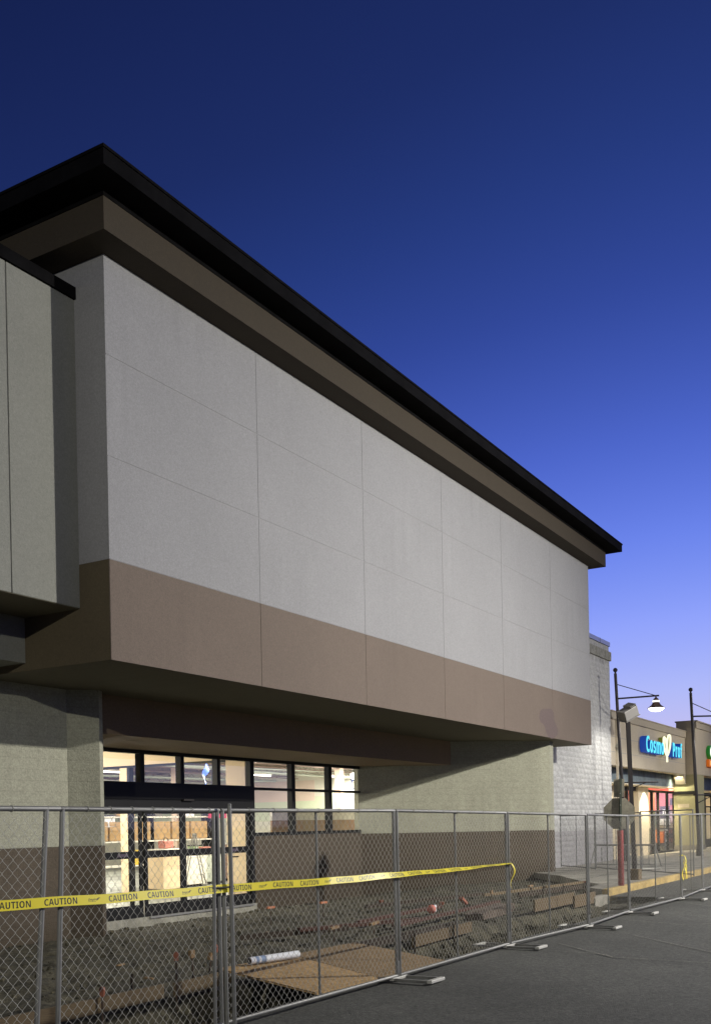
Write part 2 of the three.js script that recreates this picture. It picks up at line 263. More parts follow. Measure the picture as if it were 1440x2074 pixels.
{ // existing pavement beside the white block wall, broken back to a slanting edge
  const s = [[10.75, 4.29], [11.6, 3.7], [12.9, 3.55], [14.6, 2.5], [16.4, 1.5], [17.6, .9], [19.4, -.4], [20.9, -1.4], [60, -1.4], [60, 4.29]];
  const y = (z) => (z > -1.5 ? .15 + (z - 4.45) * .0255 : 0);
  const g = prism(s, -.15, 0), p = g.attributes.position; for (let i = 0; i < p.count; i++) p.setY(i, p.getY(i) < -.1 ? -.16 : y(p.getZ(i))); g.computeVertexNormals();
  struct('sidewalk', metric(g), M.walk, 'grey concrete sidewalk running past the white block wall to the shops');
  const apron = sheet(30.9, 60, -2.96, -1.38, .4, (x, z) => THREE.MathUtils.lerp(-.165, -.002, (z + 2.96) / 1.58), () => [1, 1, 1]);
  struct('sidewalk', apron, M.walk, 'grey concrete apron sloping to the lit shop doors');
  const jt = []; for (let x = 18; x < 58; x += 1.6) { if (x > 21) jt.push(bar(V(x, y(-1.3) + .002, -1.3), V(x, y(4.25) + .002, 4.25), .012, .004)); } jt.push(bar(V(15, y(2.3) + .002, 2.3), V(58, y(2.3) + .002, 2.3), .012, .004));
  tag(part(scene, 'sidewalk_joint', jt.map(metric), M.dark), 'dark control joints across the concrete sidewalk', null, null, 'structure');
  const c = thing('curb', 'worn yellow painted concrete curb along the sidewalk behind the fence', 'curb'); c.userData.kind = 'structure'; delete c.userData.category;
  for (let x = 10.72; x < 52; x += 3) part(c, 'curb_stone', rbox(x, x + 2.99, -.12, .155, 4.29, 4.455, .02), M.yellowCurb);
  const end = thing('concrete_stub', 'rough grey broken curb end where the yellow curb stops', 'concrete', [10.1, -.1, 4.4]);
  part(end, 'body', metric(new RoundedBoxGeometry(1.0, .3, .2, 3, .03)), M.conc);
}

// =====================================================================
// STORE BUILDING
// =====================================================================
const store = thing('store_building', 'large stucco retail store under renovation with white panelled tower and dark overhanging roof', 'building');
const HB = 4.324, H1 = 5.886, H2 = 7.485, H3 = 9.058, HT = 10.605, L = 23.54, G = .007;
{ // tower over the entrance
  const t = part(store, 'tower_core', box(.016, L - .016, HB + .02, 11.0, -5.58, -.006), M.joint);
  const xs = [0, 3.946, 7.858, 11.818, 15.673, 19.68, L];
  for (let i = 0; i < 6; i++) {
    const a = xs[i] + (i ? G : 0), b = xs[i + 1] - (i < 5 ? G : 0);
    [[H1, H2], [H2, H3], [H3, HT]].forEach(([y0, y1], k) => part(t, 'white_panel', box(a, b, y0 + (k ? G : .004), y1 - (k < 2 ? G : 0), -.016, 0), M.white));
    part(t, 'tan_panel', box(a, b, HB, H1 - .006, -.016, .004), M.tan);
  }
  part(t, 'side_panel', [box(0, .016, H1, HT, -5.58, -.0165)], M.white, 'white left return of the tower');
  part(t, 'side_panel', [box(-.003, .0155, HB, H1 - .004, -5.58, -.017)], M.tanShaded, 'tan lower left return of the tower darkened for shade');
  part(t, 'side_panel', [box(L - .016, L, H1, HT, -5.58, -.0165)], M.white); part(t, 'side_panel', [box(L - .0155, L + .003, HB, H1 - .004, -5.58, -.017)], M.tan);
  part(store, 'soffit', box(.02, L - .02, HB + .002, HB + .06, -5.58, -.018), M.soffit, 'dark underside of the overhanging tower');
  // shadow of the floodlight head, painted on near the right end
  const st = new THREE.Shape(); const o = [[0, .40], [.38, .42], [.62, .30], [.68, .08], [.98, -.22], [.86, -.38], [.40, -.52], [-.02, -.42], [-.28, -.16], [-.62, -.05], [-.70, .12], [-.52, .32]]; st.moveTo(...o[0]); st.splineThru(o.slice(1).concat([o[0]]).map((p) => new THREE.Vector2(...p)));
  const sg = new THREE.ShapeGeometry(st, 24); sg.translate(19.15, 4.82, .0065); part(store, 'painted_shadow', metric(sg), std({ color: col(.190, .142, .137), map: stuccoMap, bumpMap: stuccoBump, bumpScale: .0028, roughness: .95 }), 'floodlight head shadow painted on the tan band');
  part(store, 'cornice_band', box(-.485, L + .485, HT, 11.1, -6.0, .487), M.band);
  const f = part(store, 'roof_fascia', [box(-.945, L + .945, 11.165, 11.40, -6.6, .945), box(-.5, L + .5, 11.1, 11.165, -6.5, .5)], M.roof);
  part(f, 'drip_edge', [box(-.965, L + .965, 11.40, 11.445, -6.6, .965)], M.roof);
}
{ // upper wall left of the tower
  part(store, 'wall', box(-14, -.001, 5.21, 10.06, -5.58, -.664), M.joint, 'recessed backing of the left upper wall');
  for (const [a, b] of [[-1.335, -.002], [-5.3, -1.36], [-9.2, -5.32], [-14, -9.22]]) part(store, 'grey_panel', box(a, b, 5.2, 10.06, -.664, -.646), M.grey);
  part(store, 'coping', box(-14, -.004, 10.062, 10.25, -5.58, -.60), M.roof, 'dark metal coping on the left upper wall');
  part(store, 'soffit', box(-14, -.003, 5.19, 5.205, -1.91, -.66), M.soffit);
  part(store, 'lower_box', box(-14, -.004, 4.45, 5.195, -5.58, -1.9), M.grey, 'grey box beam under the left upper wall');
}
const leftPlan = (e) => [[-14, -3.1 + e], [2.015, -3.1 + e], [2.447 + e, -2.70 + e], [2.62 + e, -2.78], [4.60 + e, -5.46], [4.60, -5.62], [-14, -5.62]];
const rightPlan = (e) => [[16.66 - e, -5.46], [20.505 - e, -.432 + e], [20.83, -.432 + e], [20.83, -5.62], [16.66 - e, -5.62]];
part(store, 'block_wall', prism(leftPlan(0), 1.395, 4.45), M.green, 'painted pale green block wall at the left of the entrance');
part(store, 'block_wall', prism(leftPlan(.004), -.9, 1.39), M.brown, 'brown lower block wall at the left of the entrance');
part(store, 'block_wall', prism(rightPlan(0), 1.395, 4.35), M.green, 'painted pale green slanting block wall right of the windows');
part(store, 'block_wall', prism(rightPlan(.004), -.9, 1.39), M.brown, 'brown lower part of the slanting wall right of the windows');
part(store, 'entrance_beam', box(2.5, 18.9, 3.56, HB + .01, -5.44, -3.05), M.beam, 'dark brown beam above the entrance windows');
part(store, 'wall', box(10.96, 16.95, -.9, 1.425, -5.62, -5.40), M.brown, 'brown wall under the shop windows');
part(store, 'foundation', [box(4.6, 10.96, -.95, -.385, -5.75, -5.36), box(10.96, 17.1, -.95, -.60, -5.62, -5.36)], M.foundation, 'raw concrete footing under the doors');
part(store, 'wall', [box(4.5, 17, 3.565, 4.6, -5.60, -5.445)], M.beam);

// window and door glazing
const ZW = -5.46, FX0 = 5.21, FX1 = 10.94, WX1 = 16.9, YF = -.37;
{
  const fr = part(store, 'entrance_frame', [
    box(FX0 - .06, FX0, YF, 3.555, ZW - .1, ZW + .05), box(FX1 - .12, FX1 + .06, YF, 3.555, ZW - .1, ZW + .055),
    box(FX0, FX1 - .12, 3.47, 3.555, ZW - .1, ZW + .05), box(FX0, FX1 - .12, 2.72, 2.80, ZW - .1, ZW + .05),
    box(FX0, FX1 - .12, YF - .015, YF + .03, ZW - .16, ZW + .1)], M.frame, 'black aluminium entrance frame');
  for (const x of [6.6, 8.04, 9.48]) part(fr, 'mullion', box(x - .085, x + .05, 2.80, 3.47, ZW - .12, ZW + .052), M.frame);
  const hd = part(store, 'door_header', [box(FX0, FX1 - .12, 2.40, 2.72, ZW - .16, ZW + .10), box(FX0, FX1 - .12, 2.15, 2.40, ZW - .1, ZW + .06)], M.frame, 'black automatic door operator header');
  part(hd, 'sensor', rbox(7.95, 8.35, 2.36, 2.42, ZW + .09, ZW + .15, .02), M.dark);
  for (let i = 0; i < 4; i++) {
    const a = FX0 + (FX1 - .12 - FX0) * i / 4, b = FX0 + (FX1 - .12 - FX0) * (i + 1) / 4, z = ZW + (i === 1 || i === 2 ? .02 : -.04);
    const d = part(store, 'sliding_door', [box(a + .005, a + .10, YF + .03, 2.15, z - .025, z + .025), box(b - .10, b - .005, YF + .03, 2.15, z - .026, z + .026), box(a + .1, b - .1, 2.05, 2.148, z - .024, z + .024), box(a + .1, b - .1, 1.00, 1.17, z - .024, z + .024), box(a + .1, b - .1, YF + .032, YF + .27, z - .024, z + .024)], M.frame, ['leftmost black framed glass door leaf', 'second black framed glass door leaf from left', 'third black framed glass door leaf from left', 'rightmost black framed glass door leaf'][i]);
    part(d, 'pane', box(a + .095, b - .095, 1.165, 2.055, z - .003, z + .003), M.glass); part(d, 'pane', box(a + .095, b - .095, YF + .265, 1.005, z - .003, z + .003), M.glass);
    if (i === 0) part(d, 'stile', [box(b - .36, b - .25, YF + .04, 2.14, z - .075, z - .03)], M.frame);
    if (i === 0 || i === 3) part(d, 'door_label', box(a + .55, a + .9, 1.05, 1.12, z + .024, z + .028), M.paperDull ?? std({ color: col(.10, .07, .10), roughness: .6 }));
    const x0 = i ? a + .05 : a, x1 = i < 3 ? b - .085 : b;
    part(fr, 'pane', box(x0 + .0, x1, 2.80, 3.47, ZW - .03, ZW - .024), M.glass);
  }
  part(store, 'threshold', box(6.66, 10.8, YF - .06, YF - .018, ZW - .1, ZW + .16), M.alu);
  const y0 = 1.43, w = part(store, 'shop_window', [box(FX1 + .06, WX1, y0, y0 + .10, ZW - .1, ZW + .05), box(FX1 + .06, WX1, 3.47, 3.556, ZW - .1, ZW + .05), box(WX1 - .14, WX1 + .04, y0 + .1, 3.47, ZW - .1, ZW + .051), box(FX1 + .06, WX1 - .14, 2.70, 2.77, ZW - .1, ZW + .049)], M.frame, 'black framed six pane shop window');
  const mx = [FX1 + .06, 12.9, 14.9, WX1 - .14];
  for (let i = 1; i < 3; i++) part(w, 'mullion', box(mx[i] - .09, mx[i] + .09, y0 + .1, 3.47, ZW - .11, ZW + .056), M.frame);
  for (let i = 0; i < 3; i++) for (const [a, b] of [[y0 + .1, 2.70], [2.77, 3.47]]) part(w, 'pane', box(mx[i] + (i ? .09 : 0), mx[i + 1] - (i < 2 ? .09 : 0), a, b, ZW - .03, ZW - .024), M.glass);
}

// ---------- white block building to the right ----------
{
  part(store, 'block_wall', [box(20.83, 30.85, -.9, 8.72, -1.9, -1.516), box(30.6, 30.85, -.9, 8.72, -30, -1.9)], M.mortar, 'white block side wing behind the tower');
  const wing = store.children[store.children.length - 1];
  const shapes = [];
  for (let v = 0; v < 6; v++) for (const w of [.392, .192]) {
    const nx = w > .3 ? 4 : 2, ny = 3, pos = [], h = .192, zf = [];
    for (let j = 0; j <= ny; j++) for (let i = 0; i <= nx; i++) { const edge = i === 0 || j === 0 || i === nx || j === ny; zf.push([i / nx * w, j / ny * h, edge ? .004 + rr(0, .006) : rr(.008, .026)]); }
    const P = (i, j) => zf[j * (nx + 1) + i]; const q = (a, b, c, d) => pos.push(...a, ...b, ...c, ...a, ...c, ...d);
    for (let j = 0; j < ny; j++) for (let i = 0; i < nx; i++) q(P(i, j), P(i + 1, j), P(i + 1, j + 1), P(i, j + 1));
    const B0 = (p) => [p[0], p[1], -.012];
    for (let i = 0; i < nx; i++) { q(B0(P(i, 0)), B0(P(i + 1, 0)), P(i + 1, 0), P(i, 0)); q(P(i, ny), P(i + 1, ny), B0(P(i + 1, ny)), B0(P(i, ny))); }
    for (let j = 0; j < ny; j++) { q(B0(P(0, j + 1)), B0(P(0, j)), P(0, j), P(0, j + 1)); q(P(nx, j), B0(P(nx, j)), B0(P(nx, j + 1)), P(nx, j + 1)); }
    let g = new THREE.BufferGeometry(); g.setAttribute('position', new THREE.Float32BufferAttribute(pos, 3)); g = metric(g); const uv = g.attributes.uv, ou = rr(0, 5), ov = rr(0, 5); for (let i = 0; i < uv.count; i++) uv.setXY(i, uv.getX(i) + ou, uv.getY(i) + ov); g.computeVertexNormals(); shapes.push({ g, w });
  }
  const full = shapes.filter((s) => s.w > .3), half = shapes.filter((s) => s.w < .3); let count = 0; const rest = [];
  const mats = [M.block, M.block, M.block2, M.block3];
  for (let r = 0; r * .2 < 8.2; r++) {
    const y = -.1 + r * .2; if (y + .2 > 8.32) break; const off = (r % 2) * .2;
    for (let x = 20.85 - off; x < 30.8; x += .4) {
      const a = Math.max(x, 20.85), b = Math.min(x + .392, 30.84), w = b - a; if (w < .1) continue;
      if (y > 4.5 && b < 27.9) continue;                                 // behind the tower
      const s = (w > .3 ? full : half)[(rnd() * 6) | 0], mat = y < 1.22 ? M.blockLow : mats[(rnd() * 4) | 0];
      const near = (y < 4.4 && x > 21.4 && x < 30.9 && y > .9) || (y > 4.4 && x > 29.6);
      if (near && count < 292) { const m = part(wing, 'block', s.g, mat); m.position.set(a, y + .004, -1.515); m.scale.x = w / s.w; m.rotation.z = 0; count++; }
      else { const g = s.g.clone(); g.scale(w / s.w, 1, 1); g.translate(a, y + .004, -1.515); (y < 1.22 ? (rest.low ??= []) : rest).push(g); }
    }
  }
  const m = part(wing, 'block_courses', [...rest], M.block); m.userData.kind = 'stuff'; if (rest.low) { const l = part(wing, 'block_courses', rest.low, M.blockLow); l.userData.kind = 'stuff'; }
  const b = []; for (let i = 0; i < 8; i++) b.push(rbox(27.7 + i * .4, 28.09 + i * .4, 8.33, 8.70, -1.6, -1.44 + rr(-.01, .012), .012));
  b.forEach((g) => part(wing, 'cap_block', g, M.blockDark));
  part(store, 'parapet', box(20.83, 30.8, 8.72, 8.93, -1.9, -1.52), M.block2);
  part(store, 'coping', box(20.83, 30.82, 8.935, 9.11, -1.95, -1.46), std({ color: col(.22, .23, .30), roughness: .35, metalness: .6 }), 'blue grey metal coping on the white block wing'); part(store, 'coping', box(29.45, 29.49, 8.94, 9.115, -1.95, -1.455), M.dark);
}

// ---------- inside the store ----------
{
  const shell = { wall: std({ color: col(.72, .70, .62), roughness: .9 }), floor: std({ color: col(.42, .43, .38), map: concMap, roughness: .5 }), deck: std({ color: col(.20, .145, .125), roughness: .9 }), beige: std({ color: col(.72, .56, .36), roughness: .9 }), pink: std({ color: col(.74, .60, .53), roughness: .9 }), mint: std({ color: col(.62, .68, .52), roughness: .9 }), mullet: std({ color: col(.42, .46, .40), roughness: .7 }) };
  part(store, 'interior_floor', box(.8, 30.6, -.6, YF - .004, -30, -5.62), shell.floor);
  part(store, 'interior_wall', box(.8, 30.6, YF, 4.6, -30.3, -30), shell.wall, 'far back wall of the store'); part(store, 'interior_wall', box(.5, .8, -.6, 4.6, -30.3, -5.62), shell.wall, 'left inside wall of the store');
  const rw = part(store, 'interior_wall', box(30.35, 30.6, -.6, 4.6, -30, -5.62), shell.wall, 'right inside wall with pink and green bands');
  part(rw, 'wall_band', box(30.33, 30.35, 1.95, 3.1, -30, -14), shell.mint); part(rw, 'wall_band', box(30.325, 30.345, 2.9, 3.9, -22, -16), shell.pink);
  part(store, 'interior_wall', box(20.83, 30.6, -.6, 4.6, -5.75, -5.62), shell.wall, 'inside of the front wall');
  part(store, 'roof_deck', box(-14, 30.85, 4.6, 5.0, -30.3, -5.62), shell.deck, 'brown ribbed roof deck');
  for (let z = -7.4; z > -29.5; z -= 2.4) { const tr = part(store, 'roof_joist', [box(.8, 30.35, 4.42, 4.47, z - .05, z + .05), box(.8, 30.35, 3.98, 4.02, z - .04, z + .04)], shell.deck); const web = []; for (let x = 1; x < 30; x += 1.2) { web.push(bar(V(x, 4.02, z), V(x + .6, 4.43, z), .012, .012), bar(V(x + .6, 4.43, z), V(x + 1.2, 4.02, z), .012, .012)); } const wm = part(tr, 'joist_web', web, shell.deck); wm.userData.kind = 'stuff'; }
  for (let k = 0; k < 7; k++) { const z = -8.6 - k * 2.1; part(store, 'ceiling_pipe', tube(V(11.3, 4.15 - (k % 3) * .14, z), V(30.2, 4.12 - (k % 2) * .2, z + (k % 2 ? .9 : -.5)), .03 + .02 * (k % 2), 8), k % 3 === 1 ? shell.deck : shell.mullet); }
  // vestibule partition: beige bulkhead on posts, at right angles to the glass doors
  const vp = part(store, 'vestibule_wall', [box(10.9, 11.05, YF, 4.6, -6.3, -5.64), box(10.9, 11.05, 3.56, 4.6, -13, -6.3), box(10.9, 11.05, YF, 3.56, -10.25, -9.95), box(10.9, 11.05, YF, 4.6, -13.4, -13)], shell.beige, 'beige vestibule wall with a wide opening');
  part(vp, 'opening_trim', [box(10.88, 11.07, 3.50, 3.56, -13, -6.3), box(10.88, 11.07, YF, 3.5, -9.95, -9.86)], M.frame);
  // fixtures and stock (each thing stands on its own)
  const red0 = () => std({ color: col(.42, .16, .12), roughness: .7 }), tub = (r, g, b) => std({ color: col(r, g, b), roughness: .7 });
  const column = (x, z, label) => { const c = thing('column', label, 'column', [x, YF, z]); part(c, 'shaft', rbox(-.14, .14, 0, 4.4, -.14, .14, .02), M.beamWarm ?? std({ color: col(.55, .42, .33), roughness: .8 })); part(c, 'base_plate', box(-.22, .22, 0, .03, -.22, .22), M.dark); };
  column(23.2, -10.2, 'tan steel column seen through the middle shop window'); column(19.2, -15.2, 'tan steel column behind the third glass door');
  // panelled low partition behind the shop window
  const lp = thing('display_partition', 'pale wood partition with white top rail behind the shop window', 'partition', [0, YF, -8]);
  for (let i = 0; i < 12; i++) part(lp, 'board', box(15.4 + i * .6, 15.99 + i * .6, 0, 2.25, -.03, .03), std({ color: col(.62 + .03 * (i % 3), .47 + .02 * (i % 2), .33), map: woodMap, roughness: .8 }));
  part(lp, 'top_rail', box(15.4, 22.6, 2.25, 2.62, -.05, .05), shell.wall);
  // shelving with crates
  const crateMat = std({ color: col(.80, .62, .38), map: woodMap, roughness: .85 });
  const shelf = thing('shelf_unit', 'white shelf unit loaded with wooden crates behind the glass doors', 'shelf', [16.2, YF, -14]);
  for (const y of [.75, 1.6, 2.45]) part(shelf, 'shelf_board', box(-3.2, 3.4, y, y + .05, -.3, .3), shell.wall); for (const x of [-3.2, 0, 3.36]) part(shelf, 'upright', box(x, x + .04, 0, 2.9, -.28, .28), M.frame);
  for (let i = 0; i < 6; i++) {
    const lab = ['first', 'second', 'third', 'fourth', 'fifth', 'sixth'][i] + ' orange wood crate from left on the shelf unit';
    const c = thing('wooden_crate', lab, 'crate', [13.5 + i * 1.06, YF + 1.655, -14], 0, 'wooden crates on the shelf unit');
    for (let k = 0; k < 4; k++) part(c, 'slat', box(-.48, .48, .02 + k * .165, .165 + k * .165, .22, .24), crateMat);
    part(c, 'body', box(-.47, .47, 0, .66, -.22, .219), crateMat);
  }
  const box1 = (x, z, w, h, d, mat, label, cat = 'cabinet') => { const b = thing(cat === 'carton' ? 'carton' : 'cabinet', label, cat, [x, YF, z]); part(b, 'body', rbox(-w / 2, w / 2, .08, h, -d / 2, d / 2, .02), mat); part(b, 'plinth', box(-w / 2 + .03, w / 2 - .03, 0, .08, -d / 2 + .03, d / 2 - .03), M.frame); part(b, 'top', rbox(-w / 2 - .02, w / 2 + .02, h, h + .04, -d / 2 - .02, d / 2 + .02, .01), shell.wall); };
  box1(14.2, -11.4, 1.1, 1.35, .7, shell.beige, 'beige wooden counter behind the leftmost door', 'counter');
  box1(16.4, -12.4, 1.3, 1.02, .8, shell.wall, 'white cabinet behind the second door');
  box1(18.0, -12.9, 1.5, 1.06, .8, shell.mullet, 'pale grey green cabinet right of the white one');
  box1(20.2, -13.2, .9, 1.4, .6, std({ color: col(.34, .22, .17), roughness: .8 }), 'brown wooden stand behind the third door', 'stand');
  box1(21.3, -12.4, .7, .7, .6, shell.wall, 'white carton behind the third door', 'carton');
  [[13.2, 2.13, 'small red box on the lower shelf board', red0()], [14.1, 2.13, 'small white box on the lower shelf board', M.paper], [15.3, .80, 'yellow tub on the bottom shelf board', tub(.8, .55, .06)], [17.2, .80, 'dark case on the bottom shelf board', M.frame], [18.3, 2.50, 'white bin on the top shelf board', M.paper], [15.0, 2.50, 'brown carton on the top shelf board', tub(.5, .32, .16)], [16.6, 2.50, 'grey toolbox on the top shelf board', M.walk], [18.8, .80, 'pale green tub on the bottom shelf board', tub(.4, .55, .3)]].forEach(([x, y, l, m], i) => { const b = thing('storage_box', l, 'box', [x, YF + y, -13.95]); const w = .2 + .07 * (i % 3), h = .3 + .09 * ((i * 5) % 4); part(b, 'body', rbox(-w, w, 0, h, -.17, .17, .03), m); part(b, 'lid', rbox(-w - .015, w + .015, h, h + .04, -.185, .185, .012), i % 2 ? M.dark : m); });
  [[14.2, 1.40, -11.4, 'red tray on the beige counter', red0()], [16.2, 1.07, -12.3, 'white pail on the white cabinet', M.paper], [17.9, 1.11, -12.8, 'red toolbox on the pale green cabinet', red0()], [20.2, 1.45, -13.1, 'yellow bag on the brown stand', tub(.85, .55, .05)]].forEach(([x, y, z, l, m]) => { const b = thing('counter_item', l, 'box', [x, YF + y, z]); part(b, 'body', rbox(-.24, .24, 0, .26, -.15, .15, .05), m); part(b, 'handle', new THREE.TorusGeometry(.1, .012, 6, 14, 3.14).translate(0, .26, 0), M.dark); });
  const lad = thing('step_ladder', 'aluminium step ladder behind the rightmost door', 'ladder', [13.0, YF, -9.2], .5); for (const k of [-1, 1]) { part(lad, 'rail', tube(V(k * .24, 0, .35), V(k * .16, 1.9, 0), .022, 8), M.alu); part(lad, 'rear_rail', tube(V(k * .24, 0, -.4), V(k * .16, 1.9, 0), .018, 8), M.alu); } for (let i = 1; i < 6; i++) part(lad, 'tread', box(-.23 + i * .012, .23 - i * .012, i * .31, i * .31 + .025, .35 - i * .058 - .05, .35 - i * .058 + .05), M.alu);
  // machine with white panel at the far wall
  const rs = thing('red_sign', 'glowing red sign hanging inside above the third door', 'sign', [19.9, 2.05, -13.6]); part(rs, 'face', rbox(-.7, .7, 0, .28, -.04, .04, .02), emit(1, .03, .12, .9)); part(rs, 'hanger', [tube(V(-.5, .28, 0), V(-.5, 2.3, 0), .01, 6), tube(V(.5, .28, 0), V(.5, 2.3, 0), .01, 6)], M.dark);
  const rs2 = thing('red_sign', 'tilted white sign with red lettering inside the rightmost door', 'sign', [14.0, 2.0, -8.4]); rs2.rotation.z = .18; part(rs2, 'face', rbox(-.32, .32, 0, .2, -.02, .02, .01), shell.wall); part(rs2, 'lettering', [box(-.26, -.16, .07, .17, .02, .025), box(-.12, -.02, .07, .17, .02, .025), box(.02, .12, .07, .17, .02, .025), box(.16, .26, .07, .17, .02, .025)], emit(.9, .05, .05, .5)); part(rs2, 'hanger', tube(V(0, .2, 0), V(0, 2.2, 0), .008, 6), M.dark);
  // blue plastic strips hanging from the joists
  const blue = std({ color: col(.018, .045, .24), roughness: .5, side: THREE.DoubleSide });
  [[14.6, 3.0, -10, 'blue plastic strip hanging behind the second transom pane'], [24.8, 3.1, -10.5, 'blue plastic strip hanging behind the middle shop window'], [27.2, 3.4, -10, 'blue plastic strip hanging behind the right shop window']].forEach(([x, y, z, l]) => {
    const s = thing('plastic_strip', l, 'plastic strip', [x, y, z]); const g = new THREE.PlaneGeometry(.24, .9, 4, 14), p = g.attributes.position; for (let i = 0; i < p.count; i++) { const v = p.getY(i); p.setX(i, p.getX(i) * (.6 + .4 * Math.sin(v * 7 + 1)) + .06 * Math.sin(v * 5)); p.setZ(i, .05 * Math.sin(v * 11 + p.getX(i) * 9)); } g.translate(0, .5, 0); g.computeVertexNormals(); part(s, 'sheet', g, blue); part(s, 'tie', tube(V(0, .98, 0), V(.03, 1.1, 0), .012, 6), blue);
  });
  // strip lights under the joists
  let n = 0; const spots = [[7.5, -8.5], [15.5, -9.5], [22.5, -9.2], [27.8, -8.6], [10, -14.5], [17, -17], [24, -15], [28.6, -13.5], [14, -23], [23, -23]];
  for (const [x, z] of spots) {
    n++; const f = thing('strip_light', ['first', 'second', 'third', 'fourth', 'fifth', 'sixth', 'seventh', 'eighth', 'ninth', 'tenth'][n - 1] + ' bright strip light counted from the doors under the store ceiling', 'ceiling light', [x, 3.9, z], 0, 'strip lights inside the store');
    part(f, 'housing', box(-1.2, 1.2, .03, .10, -.12, .12), shell.wall); part(f, 'tube', rbox(-1.18, 1.18, -.01, .03, -.09, .09, .01), emit(1, .96, .86, 7));
    part(f, 'hanger', [tube(V(-1, .1, 0), V(-1, .52, 0), .006, 5), tube(V(1, .1, 0), V(1, .52, 0), .006, 5)], M.dark);
    const r = new THREE.RectAreaLight(col(1, .93, .78), 210, 2.3, .3); r.position.set(x, 3.86, z); r.lookAt(x, 0, z); scene.add(r);
  }
  [[16.3, 3.35, -9.6, 'bare work bulb glowing behind the third transom pane'], [22.0, 3.55, -8.8, 'bare work bulb glowing in the left shop window'], [27.3, 3.5, -9.2, 'bare work bulb glowing in the right shop window'], [7.6, 2.9, -11.5, 'bare work bulb behind the door header']].forEach(([x, y, z, l]) => {  // last bulb is hidden, added to brighten the vestibule bulkhead
    const b = thing('work_bulb', l, 'bulb', [x, y, z]); part(b, 'globe', new THREE.SphereGeometry(.13, 16, 12), emit(1, .97, .9, 10)); part(b, 'socket', tube(V(0, .12, 0), V(0, .26, 0), .04, 10), M.dark); part(b, 'cord', tube(V(0, .26, 0), V(.05, 4.0 - y, 0), .008, 5), M.paper);
    const p = new THREE.PointLight(col(1, .96, .88), l.includes('header') ? 55 : 26); p.position.set(x, y, z); p.castShadow = true; scene.add(p);
  });
}

